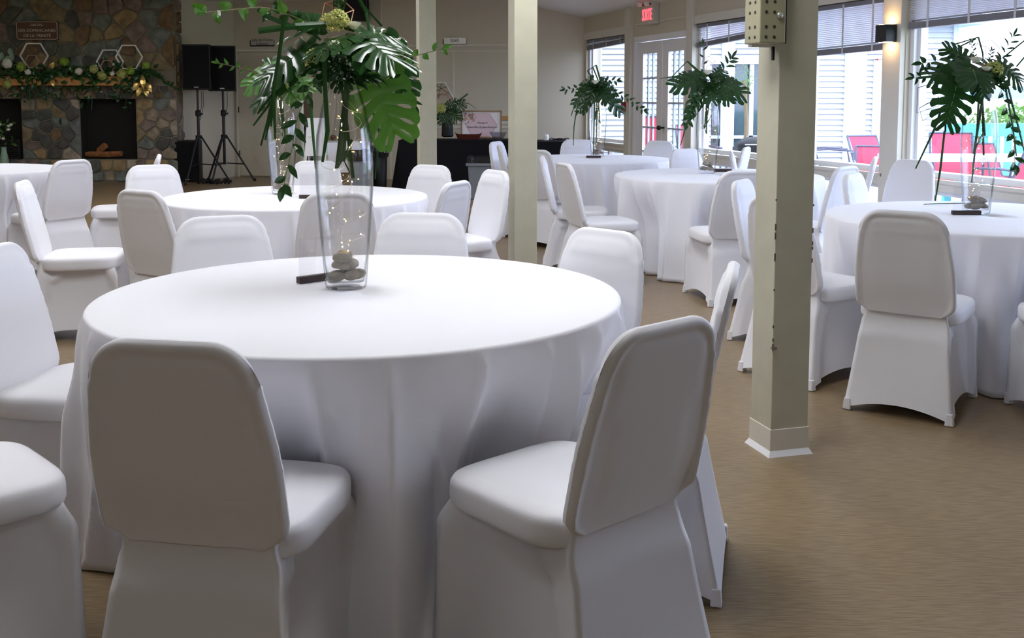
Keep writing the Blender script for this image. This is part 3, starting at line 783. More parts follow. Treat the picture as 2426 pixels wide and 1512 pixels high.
# logs
for k, (a, b, c_, d_, r_) in enumerate([(212, 372, 262, 366, .05), (235, 358, 250, 345, .055), (252, 372, 288, 364, .05), (205, 366, 240, 371, .04)]):
    p_ = at(a, b, FY + .2); q = at(c_, d_, FY + .14); p_.z = max(p_.z, lz_bot + .075); q.z = max(q.z, lz_bot + .075)
    o = MB().tube([p_, q], r_, 6).build('firewood_log', M['log']); tag(o, 'split orange log lying in the dark firebox', 'log', 'firewood in the firebox')
t = empty('fireplace_grate', (kx1 - .35, FY - .02, lz_bot)); tag(t, 'black ribbed screen standing in the firebox beside the flowers', 'screen')
mb = MB(); 
for k in range(9): MB().box((0, 0, .03 + k * .035), (.66, .02, .016)).build('bar', M['black_metal'], t)
MB().box((-.33, 0, .15), (.02, .03, .30)).build('post', M['black_metal'], t); MB().box((.33, 0, .15), (.02, .03, .30)).build('post', M['black_metal'], t)
# engraved sign
x0, z1 = fxz(38, 50); x1, z0 = fxz(139, 95)
t = empty('engraved_sign', ((x0 + x1) / 2, FY - .0, (z0 + z1) / 2)); tag(t, 'brown engraved room sign with pale border on the stone chimney', 'sign')
w_, h_ = x1 - x0, z1 - z0
MB().box((0, .0, 0), (w_, .03, h_)).build('board', M['brown_sign'], t, bevel=.006)
mb = MB(); b_ = .012; y_ = -.017
pts = []
for sx, sz in ((-1, -1), (1, -1), (1, 1), (-1, 1)):
    cx, cz = sx * (w_ / 2 - .045), sz * (h_ / 2 - .045)
    a0 = {(-1, -1): PI, (1, -1): 1.5 * PI, (1, 1): 0, (-1, 1): .5 * PI}[(sx, sz)]
    for k in range(4): a = a0 + k / 3 * PI / 2; pts.append((cx + .033 * math.cos(a), y_, cz + .033 * math.sin(a)))
pts.append(pts[0]); mb.tube(pts, .0045, 4, False); mb.build('border', M['signline'], t)
text('~SALON~', .052, M['signline'], t, (0, y_, .085)); text('DES DOMINICAINES', .066, M['signline'], t, (0, y_, .0)); text('DE LA TRINITÉ', .066, M['signline'], t, (0, y_, -.082))

# ------------------------------------------------------------------ hexagon frames, garland and flowers on the mantel
def hexring(r, th, dp):
    mb = MB()
    def ring(rad, y): return [(rad * math.cos(k * PI / 3), y, rad * math.sin(k * PI / 3)) for k in range(6)]
    vs = ring(r, -dp / 2) + ring(r - th, -dp / 2) + ring(r - th, dp / 2) + ring(r, dp / 2)
    fs = []
    for a in range(4):
        for k in range(6): fs.append((a * 6 + k, a * 6 + (k + 1) % 6, ((a + 1) % 4) * 6 + (k + 1) % 6, ((a + 1) % 4) * 6 + k))
    return mb.add(vs, fs)
for (px, py, rr, mm, dy, lb) in ((81, 132, 34, 'white_paint', -.06, 'white hexagon frame nearest the engraved sign on the mantel'), (261, 146, 32.5, 'white_paint', -.07, 'white hexagon frame set lower of the overlapping pair on the mantel'),
                           (306, 135, 32.5, 'white_paint', -.11, 'white hexagon frame set higher of the overlapping pair on the mantel'), (76, 145, 17, 'rosegold', -.10, 'small copper hexagon frame inside the single white hexagon'), (255, 158, 17, 'rosegold', -.13, 'small copper hexagon frame low behind the garland flowers')):
    p_ = at(px, py, FY + dy); r_ = rr * FY / F
    o = hexring(r_, .021 if mm == 'white_paint' else .010, .03).build('hexagon_hoop', M[mm]); o.location = p_
    tag(o, lb, 'frame', 'hexagon frames on the mantel')

def leafmesh(mb, base, tip, nrm, w, curl=.12, n=5):
    """simple pointed leaf blade as a folded strip"""
    base, tip = Vector(base), Vector(tip); d = tip - base; L = d.length; d.normalize(); nrm = Vector(nrm)
    s_ = d.cross(nrm)
    if s_.length < 1e-4: s_ = d.orthogonal()
    s_.normalize(); u = s_.cross(d)
    prof = [(0, .08), (.18, .7), (.4, 1), (.65, .85), (.85, .45), (1, .03)]
    vs = []
    for t, ww in prof:
        c = base + d * L * t + u * (curl * L * math.sin(PI * t) * 1)
        vs += [c - s_ * w * ww * .5 + u * w * .12 * ww, c, c + s_ * w * ww * .5 + u * w * .12 * ww]
    fs = []
    for i in range(5):
        a = i * 3; fs += [(a, a + 1, a + 4, a + 3), (a + 1, a + 2, a + 5, a + 4)]
    return mb.add(vs, fs)
rg = random.Random(5)
g = empty('mantel_garland', at(200, 183, FY - .08)); tag(g, 'long green leafy garland trailing along and over the mantel', 'garland')
go = g.location
def garland(px0, px1, n, m_, name, spread=14, size=(.07, .15), drop=0):
    mb = MB()
    for k in range(n):
        px = rg.uniform(px0, px1); py = 178 + rg.gauss(0, spread * .6) + (abs(rg.gauss(0, drop)) if drop else 0)
        p_ = at(px, py, FY - rg.uniform(.05, .22)); a = rg.uniform(0, 2 * PI); L = rg.uniform(*size)
        q = p_ + Vector((math.cos(a) * L, rg.uniform(-.06, .03), math.sin(a) * L * .8 - (.03 if drop else 0)))
        leafmesh(mb, p_ - go, q - go, (rg.uniform(-.5, .5), -1, rg.uniform(-.3, .6)), L * rg.uniform(.3, .5))
    return mb.build(name, M[m_], g)
tag(garland(-20, 365, 300, 'leaf', 'foliage', 16, (.08, .18)), kind='stuff'); tag(garland(-20, 350, 110, 'leaf2', 'pale_foliage', 17), kind='stuff')
for a in (60, 120, 205, 300): tag(garland(a - 28, a + 28, 36, 'leaf', 'hanging_foliage', 10, (.08, .15), 34), kind='stuff')
mb = MB()
for k in range(22):      # spray reaching past the chimney edge
    t_ = k / 21; p_ = at(335 + 88 * t_, 168 + 45 * t_ ** 1.3, FY - .2); L = .12 * (1 - .4 * t_)
    leafmesh(mb, p_ - go, p_ - go + Vector((rg.uniform(.3, 1) * L, -.02, rg.uniform(-1, .8) * L)), (0, -1, .2), .04)
mb.tube([at(330, 166, FY - .2) - go, at(380, 186, FY - .2) - go, at(426, 216, FY - .2) - go], .006, 4)
mb.build('spray', M['leaf'], g)
for px in (70, 86, 112, 118, 216, 300):
    mb = MB(); a = at(px, 205, FY - .16) - go; b = at(px + rg.uniform(-6, 6), 285 if px < 150 else 262, FY - .15) - go
    mb.tube([a, (a + b) / 2 + Vector((.01, 0, 0)), b], .005, 4); mb.build('trailing_stem', M['blade'], g)
mb = MB()
for k in range(12):
    p_ = at(2 + rg.uniform(-4, 30), 118 + rg.uniform(-8, 22), FY - .15); mb.lathe([(0, 0), (.03, .004), (.038, .01), (0, .013)], 8, p_ - go)
for (px, py, r_) in ((22, 114, 20), (5, 124, 26), (18, 132, 24), (30, 127, 18), (-5, 118, 20), (10, 140, 16)):
    p_ = at(px, py, FY - .18) - go
    leafmesh(mb, p_, p_ + Vector((rg.uniform(-.05, .05), 0, -.13)), (0, -1, 0), .09, .05)
mb.v = mb.v[12 * 4 * 8:]; k0 = 12 * 4 * 8; mb.f = [tuple(i - k0 for i in f_) for f_ in mb.f if min(f_) >= k0]
mb.build('round_grey_foliage', M['euca'], g)
for (px, py, L, a) in ((338, 178, .22, -1.5), (330, 196, .16, -2.2), (346, 196, .18, -1.0), (334, 206, .16, -1.9), (345, 210, .13, -1.3), (121, 163, .12, 1.0), (123, 188, .12, -1.2)):
    mb = MB(); p_ = at(px, py, FY - .26) - go; leafmesh(mb, p_, p_ + Vector((math.cos(a) * L, -.03, math.sin(a) * L)), (.3, -1, .3), .08, .15); mb.build('gold_leaf', M['gold'], g)
def flowerball(loc, r, m_, name, label, group, petals=34, flat=.75):
    mb = MB(); rr = random.Random(int(loc.x * 1000) & 0xffff)
    for k in range(petals):
        z = 1 - 2 * (k + .5) / petals; a = k * 2.39996; q = math.sqrt(1 - z * z)
        d = Vector((q * math.cos(a), q * math.sin(a), z)); c = d * r * rr.uniform(.78, .98)
        s1 = d.orthogonal().normalized(); s2 = d.cross(s1); pr = r * rr.uniform(.28, .4)
        vs = [c + d * r * .06]
        n = 6
        for i in range(n): t = 2 * PI * i / n; vs.append(c + s1 * math.cos(t) * pr * (1 if i % 2 else .8) + s2 * math.sin(t) * pr - d * r * rr.uniform(.02, .16))
        mb.add(vs, [(0, 1 + i, 1 + (i + 1) % n) for i in range(n)])
    mb.lathe([(0, -.7 * r), (.6 * r, -.35 * r), (.72 * r, .1 * r), (.5 * r, .5 * r), (0, .7 * r)], 8, caps=False)
    o = mb.build(name, M[m_], None); o.location = loc; o.scale = (1, 1, 1)
    tag(o, label, 'flower', group); return o
FB = [(17, 150, 13, 'rose', 'cream flower head at the picture edge end of the mantel'), (50, 158, 12, 'limegreen', 'lime green flower head just under the single white hexagon'), (66, 171, 8, 'rose', 'small white flower head below the single white hexagon'),
      (17, 200, 11, 'hydrangea', 'pale green flower head hanging in front of the orange mantel end'), (152, 146, 12, 'limegreen', 'lime green flower head standing tall between the hexagons'), (187, 169, 9, 'rose', 'round white flower head alone on the mantel middle'),
      (222, 164, 11, 'hydrangea', 'pale flower head beside the lower white hexagon'), (242, 180, 12, 'hydrangea', 'pale flower head hanging lowest under the overlapping hexagons'), (266, 175, 6, 'rose', 'tiny white flower between two pale heads on the mantel'),
      (289, 175, 13, 'hydrangea', 'largest pale flower head under the higher white hexagon'), (309, 168, 11, 'limegreen', 'lime flower touching the foot of the higher white hexagon'), (346, 155, 10, 'limegreen', 'lime green flower nearest the chimney corner')]
for px, py, r_, m_, lb in FB: flowerball(at(px, py, FY - .27), r_ * FY / F, m_, 'bloom', lb, 'flower heads on the mantel')
# flowers at the hearth
t = empty('hearth_bouquet', at(8, 330, FY - .5)); tag(t, 'loose pale green bouquet before the dark firebox at the picture edge', 'bouquet')
mb = MB()
for k in range(26):
    a = rg.uniform(-.1, .16); b = rg.uniform(-.16, .26); leafmesh(mb, (a, 0, b), (a + rg.uniform(-.1, .1), rg.uniform(-.06, .02), b + rg.uniform(-.05, .12)), (0, -1, .2), .04)
mb.build('foliage', M['leaf2'], t)
mb = MB(); 
for k in range(7): a, b = rg.uniform(-.06, .15), rg.uniform(-.05, .27); mb.lathe([(0, -.02), (.03, 0), (.02, .02), (0, .024)], 7, (a, -.04, b))
mb.build('blossom', M['rose'], t)
MB().lathe([(.06, -.62), (.075, -.60), (.06, -.3), (.035, -.15), (.04, -.12)], 12).build('vase', M['euca'], t)

# ------------------------------------------------------------------ loudspeakers
def speaker(px0, px1, py0, py1, Y, yaw, label):
    a = at(px0, py1, Y); b = at(px1, py0, Y); w_ = b.x - a.x; h_ = b.z - a.z
    t = empty('loudspeaker', ((a.x + b.x) / 2, Y, a.z), yaw); tag(t, label, 'loudspeaker', 'black loudspeakers')
    mb = MB(); vs = [(-w_ / 2, 0, 0), (w_ / 2, 0, 0), (w_ * .36, .34, 0), (-w_ * .36, .34, 0)]; vs += [(x, y, h_) for x, y, z in vs]
    mb.add(vs, [(3, 2, 1, 0), (4, 5, 6, 7), (0, 1, 5, 4), (1, 2, 6, 5), (2, 3, 7, 6), (3, 0, 4, 7)]); mb.build('cabinet', M['black'], t, bevel=.012)
    MB().box((0, -.006, h_ / 2), (w_ * .9, .012, h_ * .93)).build('grille', M['black_cloth'], t, bevel=.004)
    MB().box((-w_ * .0, -.014, h_ * .06), (w_ * .16, .004, .014)).build('badge', M['silver'], t)
    return a.z
def stand(px, py_top, py_foot, Y, label, spread=28):
    q = at(px, 300, Y); q.z = 0; top = at(px, py_top, Y).z
    t = empty('speaker_stand', q); tag(t, label, 'speaker stand', 'tripod speaker stands')
    MB().lathe([(.018, .9), (.018, top)], 10).build('upper_pole', M['black_metal'], t)
    MB().lathe([(.024, .28), (.024, 1.15)], 10).build('lower_pole', M['black_metal'], t)
    MB().lathe([(.04, 1.06), (.045, 1.08), (.045, 1.14), (.03, 1.16)], 10).build('collar', M['black'], t)
    MB().box((.05, -.02, 1.10), (.06, .03, .03)).build('knob', M['black'], t)
    MB().lathe([(.05, .70), (.05, .76)], 8).build('hub', M['black'], t)
    for k, a in enumerate((-100, 20, 140)):
        a = R(a); dx, dy = math.cos(a), math.sin(a)
        MB().tube([(dx * .04, dy * .04, .74), (dx * .46, dy * .46, .02)], .016, 6).build('leg', M['black_metal'], t)
        MB().tube([(dx * .03, dy * .03, .30), (dx * .30, dy * .30, .28)], .010, 5).build('brace', M['black_metal'], t)
        MB().lathe([(.02, 0), (.024, .01), (.02, .04)], 8, (dx * .47, dy * .47, 0)).build('rubber_foot', M['black'], t)
z = speaker(432, 497, 105, 213, 16.3, .0, 'black loudspeaker nearest the stone chimney, badge along its lower edge')
stand(470, 213, 432, 16.45, 'black tripod stand nearest the stone chimney, carrying a loudspeaker')
z = speaker(494, 557, 108, 216, 16.6, .1, 'black loudspeaker partly behind its twin, closer to the beige door')
stand(530, 216, 432, 16.72, 'black tripod stand closer to the beige door, legs spread toward it')
speaker(414, 472, 333, 431, 16.55, 0, 'black subwoofer box on the floor at the foot of the stands')
mb = MB(); 
for k, px in enumerate((477, 481, 538)):
    a = at(px, 216, 16.5); b = at(px - 7, 285, 16.5); mb.tube([a, (a + b) / 2 + Vector((.03, 0, 0)), b], .004, 4)
tag(mb.build('speaker_cable', M['black']), 'thin black cables hanging below the loudspeakers', 'cable')
mb = MB()
for k in range(9):
    p_ = at(470 + k * 9, 430, 16.2); p_.z = .02; q = p_ + Vector((rg.uniform(-.15, .2), rg.uniform(-.1, .3), 0)); mb.tube([p_, (p_ + q) / 2 + Vector((0, 0, .05)), q], .02, 5)
o = mb.build('cable_heap', M['black']); o['kind'] = 'stuff'; o['label'] = 'black cables heaped on the floor under the speaker stands'; o['category'] = 'cable'
# black wall hung case
t = empty('hanging_speaker', bw(856, 2.62, .22), BANG); tag(t, 'large black wall mounted speaker cabinet high above the alcove', 'wall speaker')
mb = MB(); vs = [(-.12, -.15, 0), (.15, -.15, -.02), (.15, .15, -.02), (-.12, .15, 0), (-.24, -.15, .42), (.15, -.15, .42), (.15, .15, .42), (-.24, .15, .42)]
mb.add(vs, [(3, 2, 1, 0), (4, 5, 6, 7), (0, 1, 5, 4), (1, 2, 6, 5), (2, 3, 7, 6), (3, 0, 4, 7)]); mb.build('cabinet', M['black'], t, bevel=.01)
MB().box((.21, .05, .2), (.03, .03, .46)).build('wall_bar', M['black_metal'], t)
MB().box((0, .18, .2), (.1, .08, .1)).build('mount', M['black_metal'], t)

# ------------------------------------------------------------------ signs on the back wall
def plate(px0, px1, z0, z1, lines, label, size):
    c = (bw(px0, z0, .02) + bw(px1, z1, .02)) / 2; w_ = (bw(px1, 0) - bw(px0, 0)).length; h_ = z1 - z0
    t = empty('door_sign', c, BANG); tag(t, label, 'sign', 'plates on the back wall')
    MB().box((-.01, .012, -.02), (w_ + .02, .016, h_)).build('backing', M['black'], t)
    MB().box((0, 0, 0), (w_, .012, h_)).build('plate', M['silver'], t)
    for i, s_ in enumerate(lines): text(s_, size, M['dark_letter'], t, (0, -.008, (len(lines) - 1) * .033 - i * .066))
plate(601, 655, 2.24, 2.345, ["Salle de l'Orme", "Cafétéria"], 'silver plate with two small lines of text above the beige door', .062)
plate(1054, 1106, 2.225, 2.325, ['BAR'], 'silver plate reading BAR on the back wall', .08)

# ------------------------------------------------------------------ alcove cart, lace covered rack, side table, bins
q = bpt(727)
t = empty('kitchen_cart', (q.x + .03, q.y + .52, 0)); tag(t, 'dark grey appliance cart standing in the doorway recess', 'cart')
MB().box((0, 0, .42), (.32, .3, .72)).build('cabinet', M['slate'], t, bevel=.01); MB().box((0, 0, .86), (.34, .3, .14)).build('appliance', M['black'], t, bevel=.01)
for k in range(3): MB().box((0, -.155, .22 + k * .2), (.26, .01, .15)).build('drawer_front', M['black'], t)
p_ = on(738, 440, 0); 
t = empty('covered_rack', (at(750, 300, 14.6).x, 14.6, 0)); tag(t, 'tall tapering rack under sheer white cloth, seen through the vases', 'rack')
for sx in (-1, 1):
    for sy in (-1, 1): MB().tube([(sx * .17, sy * .15, .01), (sx * .10, sy * .10, 1.05)], .018, 6).build('upright', M['white_paint'], t)
for z in (.25, .55, .82): MB().box((0, 0, z), (.30 - .1 * z, .26, .015)).build('shelf', M['white_paint'], t)
mb = MB(); vs = [(-.155, -.13, .55), (.155, -.13, .55), (.155, .13, .55), (-.155, .13, .55), (-.11, -.11, 1.07), (.11, -.11, 1.07), (.11, .11, 1.07), (-.11, .11, 1.07)]
mb.add(vs, [(4, 5, 6, 7), (0, 1, 5, 4), (1, 2, 6, 5), (2, 3, 7, 6), (3, 0, 4, 7)]); mb.build('cloth_cover', M['cloth'], t)
c = at(812, 340, 14.9); 
t = empty('side_table', (c.x, c.y, 0)); tag(t, 'small table under a short white cloth, seen through the front vase', 'table')
MB().box((0, 0, .70), (.56, .5, .03)).build('tabletop', M['tan'], t)
for sx in (-1, 1):
    for sy in (-1, 1): MB().box((sx * .22, sy * .2, .34), (.03, .03, .68)).build('leg', M['black_metal'], t)
mb = MB()
def sc(u, v):
    a = 2 * PI * u; k = .25; x = math.copysign(abs(math.cos(a)) ** k, math.cos(a)) * .30; y = math.copysign(abs(math.sin(a)) ** k, math.sin(a)) * .27
    d = v * .42; f_ = 1 + .05 * v * math.sin(a * 14) + .12 * v
    return (x * f_, y * f_, .722 - d)
mb.grid(sc, 72, 5, cu=True); mb.add([sc(i / 72, 0) for i in range(72)], [tuple(range(72))])
o = mb.build('short_tablecloth', M['cloth'], None, False, loc=(c.x, c.y, 0)); tag(o, 'short white cloth over the small side table by the bins', 'tablecloth')
for k, (dx, m_) in enumerate(((-.2, 'limegreen'), (-.12, 'redtray'), (.0, 'pink'), (.08, 'redtray'))):
    flowerball(Vector((c.x + dx, c.y - .1, .785)), .05, m_, 'bloom', ['yellow green flower head first on the small side table', 'dark red flower head beside the yellow one on the side table', 'pink flower head in the middle of the side table', 'dark red flower head last on the small side table'][k], 'flower heads on the side table', 16)
o = MB().box((0, 0, .15), (.34, .3, .30)).build('cardboard_box', M['tan'], None, loc=(c.x + .02, c.y - .02, .0), bevel=.004); tag(o, 'tan cardboard box on the floor under the small side table', 'box')
def bin_(px, Y, r, h, m_, bagged, label, sq=False):
    p_ = at(px, 300, Y); t = empty('waste_bin', (p_.x, Y, 0)); tag(t, label, 'bin', 'waste bins by the back tables')
    if sq:
        mb = MB(); vs = [(-r * .85, -r * .7, 0), (r * .85, -r * .7, 0), (r * .85, r * .7, 0), (-r * .85, r * .7, 0), (-r, -r * .85, h), (r, -r * .85, h), (r, r * .85, h), (-r, r * .85, h)]
        mb.add(vs, [(3, 2, 1, 0), (0, 1, 5, 4), (1, 2, 6, 5), (2, 3, 7, 6), (3, 0, 4, 7)]); mb.build('body', M[m_], t, bevel=.01)
        MB().box((0, 0, h - .01), (2 * r + .05, 1.7 * r + .05, .035)).build('rim', M[m_], t, bevel=.008)
        mb = MB(); mb.grid(lambda u, v: ((r + .01 + .02 * math.sin(u * 50)) * math.copysign(abs(math.cos(2 * PI * u)) ** .4, math.cos(2 * PI * u)) * (1 - .06 * v), (r * .87 + .015 * math.sin(u * 60)) * math.copysign(abs(math.sin(2 * PI * u)) ** .4, math.sin(2 * PI * u)), h + .10 - .13 * (1 - v)), 40, 4, cu=True); mb.build('bag', M['bag'], t)
    else:
        MB().lathe([(r * .8, 0), (r * .82, .01), (r, h)], 20).build('body', M[m_], t, True)
        mb = MB(); mb.grid(lambda u, v: ((r * (1.03 + .12 * math.sin(PI * v)) + .012 * math.sin(u * 90 + 9 * v)) * math.cos(2 * PI * u), (r * (1.03 + .12 * math.sin(PI * v)) + .012 * math.sin(u * 90)) * math.sin(2 * PI * u), h + .03 - .16 * v), 48, 5, cu=True); mb.build('bag', M['bag'], t)
    return t
bin_(1146, 13.9, .21, .48, 'grey_bin', True, 'grey square bin with black bag in front of the black tables', True)
bin_(898, 15.2, .12, .62, 'black', True, 'slim black bin with black bag beside the black draped table')
bin_(848, 14.6, .15, .60, 'grey_bin', True, 'grey bin with dark bag seen through the front vase')

# ------------------------------------------------------------------ black draped tables
def draped(px0, px1, Y, z, dpt, label):
    a = at(px0, 335, Y); b = at(px1, 335, Y); w_ = b.x - a.x
    t = empty('draped_table', ((a.x + b.x) / 2, Y + dpt / 2, 0)); tag(t, label, 'table', 'black draped tables')
    mb = MB(); n_ = 160
    def fn(u, v):
        per = 2 * (w_ + dpt); s_ = u * per
        if s_ < w_: x, y, nx, ny = -w_ / 2 + s_, -dpt / 2, 0, -1
        elif s_ < w_ + dpt: x, y, nx, ny = w_ / 2, -dpt / 2 + s_ - w_, 1, 0
        elif s_ < 2 * w_ + dpt: x, y, nx, ny = w_ / 2 - (s_ - w_ - dpt), dpt / 2, 0, 1
        else: x, y, nx, ny = -w_ / 2, dpt / 2 - (s_ - 2 * w_ - dpt), -1, 0
        o_ = .02 * v * math.sin(s_ * 22) + .10 * v * (1 if nx < 0 else .2)
        return (x + nx * o_, y + ny * o_ * .4, z * (1 - v) + .006)
    mb.grid(fn, n_, 6, cu=True); mb.add([(-w_ / 2, -dpt / 2, z + .008), (w_ / 2, -dpt / 2, z + .008), (w_ / 2, dpt / 2, z + .008), (-w_ / 2, dpt / 2, z + .008)], [(0, 1, 2, 3)])
    mb.build('drape', M['black_cloth'], t)
    return a, b
draped(944, 1232, 15.3, .72, .7, 'long table under black floor length cloth below the BAR plate')
draped(1246, 1352, 14.9, .72, .7, 'second black draped table between slim column and corner window')
TZ = .732
# framed print
a = at(1096, 325, 15.75); b = at(1185, 262, 15.75); w_, h_ = .60, .42
t = empty('framed_print', ((a.x + b.x) / 2, 15.68, TZ)); tag(t, 'pink and white framed welcome print leaning on the black table', 'framed print')
tilt = R(-8); AX = Matrix.Rotation(tilt, 3, 'X')
def lb(mb, c_, d_): return mb.box(AX @ Vector(c_), d_, ax=AX)
lb(MB(), (0, .0, h_ / 2 + .01), (w_, .02, h_)).build('backing', M['paper'], t)
for (c_, d_) in (((0, -.012, .02), (w_ + .03, .03, .022)), ((0, -.012, h_), (w_ + .03, .03, .022)), ((-w_ / 2, -.012, h_ / 2 + .01), (.022, .03, h_)), ((w_ / 2, -.012, h_ / 2 + .01), (.022, .03, h_))):
    lb(MB(), c_, d_).build('frame_rail', M['copper'] if 0 else M['tan'], t)
def hexflat(r, m_, name, y, off=(0, 0), ring=0):
    vs = [AX @ Vector((off[0] + r * math.cos(k * PI / 3), y, h_ / 2 + off[1] + r * .85 * math.sin(k * PI / 3))) for k in range(6)]
    if ring:
        vs += [AX @ Vector((off[0] + (r - ring) * math.cos(k * PI / 3), y, h_ / 2 + off[1] + (r - ring) * .85 * math.sin(k * PI / 3))) for k in range(6)]
        return MB().add(vs, [(k, (k + 1) % 6, (k + 1) % 6 + 6, k + 6) for k in range(6)]).build(name, M[m_], t)
    return MB().add(vs, [tuple(range(6))]).build(name, M[m_], t)
hexflat(.245, 'pink', 'printed_hexagon', -.0125); hexflat(.245, 'rosegold', 'printed_outline', -.0135, ring=.008)
mb = MB()
for k in range(16):
    x = -.20 + rg.uniform(-.07, .09); z_ = h_ / 2 + .12 + rg.uniform(-.06, .06)
    c_ = AX @ Vector((x, -.0145, z_)); r_ = rg.uniform(.012, .03); mb.add([c_ + AX @ Vector((r_ * math.cos(i), 0, r_ * math.sin(i))) for i in range(6)], [tuple(range(6))])
mb.build('printed_flowers', M['rosegold'], t)
mb = MB()
for k in range(9):
    x = -.17 + rg.uniform(-.09, .09); z_ = h_ / 2 + .10 + rg.uniform(-.08, .08)
    c_ = AX @ Vector((x, -.0150, z_)); r_ = .009; mb.add([c_ + AX @ Vector((r_ * math.cos(i), 0, r_ * math.sin(i))) for i in range(6)], [tuple(range(6))])
mb.build('printed_berries', M['slate'], t)
text('Mariage de', .035, M['slate'], t, AX @ Vector((.02, -.016, h_ / 2 + .035)), PI / 2 + tilt)
text('Rose-Pier & Jean-François', .044, M['slate'], t, AX @ Vector((.01, -.016, h_ / 2 - .03)), PI / 2 + tilt, shear=.4)
# bowls, tray, small tubs
c = at(1180, 330, 15.45)
o = MB().lathe([(.06, 0), (.075, .005), (.13, .11), (.135, .115), (.125, .11), (.07, .012), (0, .008)], 24, caps=False).build('plastic_bowl', M['clear_plastic'], None, True, loc=(c.x, c.y, TZ)); tag(o, 'clear faceted plastic bowl in front of the framed print', 'bowl')
c = at(1110, 330, 15.48)
mb = MB(); mb.grid(lambda u, v: ((.21 * (1 - (1 - v) * .25)) * math.copysign(abs(math.cos(2 * PI * u)) ** .8, math.cos(2 * PI * u)), .09 * (.6 + .4 * v) * math.sin(2 * PI * u), .005 + .075 * v * (1 + .5 * abs(math.cos(2 * PI * u)) ** 6)), 36, 4, cu=True)
mb.f.append(tuple(reversed(range(36))))
o = mb.build('wooden_tray', M['redtray'], None, loc=(c.x, c.y, TZ)); tag(o, 'dark red boat shaped dish on the black table', 'dish')
c = at(976, 330, 15.45)
for k, (dx, s_) in enumerate(((-.03, .13), (.1, .10))):
    o = MB().box((0, 0, .04), (s_, .11, .08)).build('plastic_tub', M['clear_plastic'], None, loc=(c.x + dx, c.y, TZ), bevel=.012); tag(o, ['larger clear plastic tub beside the farthest column', 'smaller clear plastic tub touching the farthest column'][k], 'tub', 'clear tubs on the black table')
c = at(1294, 330, 15.2)
o = MB().lathe([(.035, 0), (.036, .01), (.036, .07), (.025, .085), (0, .09)], 14).build('white_jar', M['white_paint'], None, True, loc=(c.x, c.y, TZ)); tag(o, 'small white jar on the second black draped table', 'jar')
c = at(1325, 330, 15.2)
mb = MB(); mb.tube([(c.x + .14 * math.cos(k / 3), c.y + .08 * math.sin(k / 3), TZ + .018 + .012 * math.sin(k)) for k in range(30)], .008, 5); tag(mb.build('coiled_cable', M['black']), 'coiled black cord on the second black draped table', 'cord')

# ------------------------------------------------------------------ exit sign, alarm box
eY = ypx(1546)
eY = 14.0
t = empty('exit_sign', wpt(eY, -.05, 2.40), math.atan2(WD.y, WD.x)); tag(t, 'lit red SORTIE sign with two lamp heads above the double door', 'exit sign')
MB().box((0, 0, .09), (.36, .09, .30)).build('housing', M['exit_box'], t, bevel=.006)
MB().box((0, .0, .25), (.42, .12, .012)).build('canopy', M['black'], t)
MB().box((0, .048, .06), (.34, .004, .22)).build('face', M['exit_box'], t)
text('SORTIE', .115, M['exit_red'], t, (0, .052, .055), PI / 2, PI, .002).scale = (.85, 1.9, 1)
for k in (-1, 1):
    MB().lathe([(.0, 0), (.03, .005), (.038, .04), (.034, .06), (0, .06)], 12, (k * .12 + .02, .10, .17)).build('lamp_head', M['fixture'], t)
    MB().tube([(k * .12, .03, .2), (k * .12 + .02, .1, .19)], .008, 5).build('lamp_arm', M['black'], t)
o = MB()
t = empty('alarm_pull', wpt(ypx(1487), -.07, 1.17), math.atan2(WD.y, WD.x)); tag(t, 'small dark red alarm box on the cream post beside the double door', 'alarm box')
MB().box((0, 0, .06), (.09, .05, .14)).build('body', M['redbox'], t, bevel=.006); MB().box((0, .03, .06), (.05, .012, .03)).build('handle', M['white_paint'], t)
# ------------------------------------------------------------------ outside: neighbouring wing, deck, patio furniture, lake
# ground and lake
mb = MB(); mb.bbox((-60, -60, -.42), (120, 19.0, -.30)); mb.bbox((-60, 19, -.42), (16, 40, -.30))
struct(mb.build('ground', M['hill'])).data.materials[0] = M['bush']
mb = MB(); mb.bbox((-600, 30, -3.2), (2500, 3000, -3.0)); struct(mb.build('water', M['water']))
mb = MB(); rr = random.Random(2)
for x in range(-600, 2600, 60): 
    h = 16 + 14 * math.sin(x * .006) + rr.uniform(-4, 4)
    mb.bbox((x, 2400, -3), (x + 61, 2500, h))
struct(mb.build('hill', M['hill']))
# deck: boards parallel to the other wing
dk = empty('deck'); struct(dk)
for k in range(36):
    Y0 = 6.6 + k * .36
    x0 = wx(Y0) + .2; 
    if Y0 > 16.3: x0 = 1.5
    MB().bbox((x0, Y0, -.09), (12.5, Y0 + .345, -.05)).build('deck_board', M['deck'], dk)
# neighbouring wing with lap siding
WY = 19.8
def wq(px, py): p_ = at(px, py, WY); return p_.x, p_.z
bl = empty('neighbouring_wing', (0, WY, 0)); tag(bl, 'white clapboard wing of the building across the deck', 'building')
X0, X1 = wq(1300, 0)[0], wq(2262, 0)[0]
ZT = 2.72
gx0, gx1 = wq(1690, 0)[0], wq(1822, 0)[0]     # big glass bay
gz1 = wq(0, 152)[1]; gz0 = .35
MB().bbox((X0, .06, -.3), (gx0, .3, ZT)).build('wall_core', M['siding'], bl); MB().bbox((gx1, .06, -.3), (X1, .3, ZT)).build('wall_core', M['siding'], bl)
MB().bbox((gx0, .06, gz1), (gx1, .3, ZT)).build('wall_core', M['siding'], bl); MB().bbox((gx0, .06, -.3), (gx1, .3, gz0)).build('wall_core', M['siding'], bl)
MB().bbox((X1 - .3, .06, -.3), (X1, 5, ZT)).build('wall_core', M['siding'], bl)
lap = .1035
k = 0; z = -.2
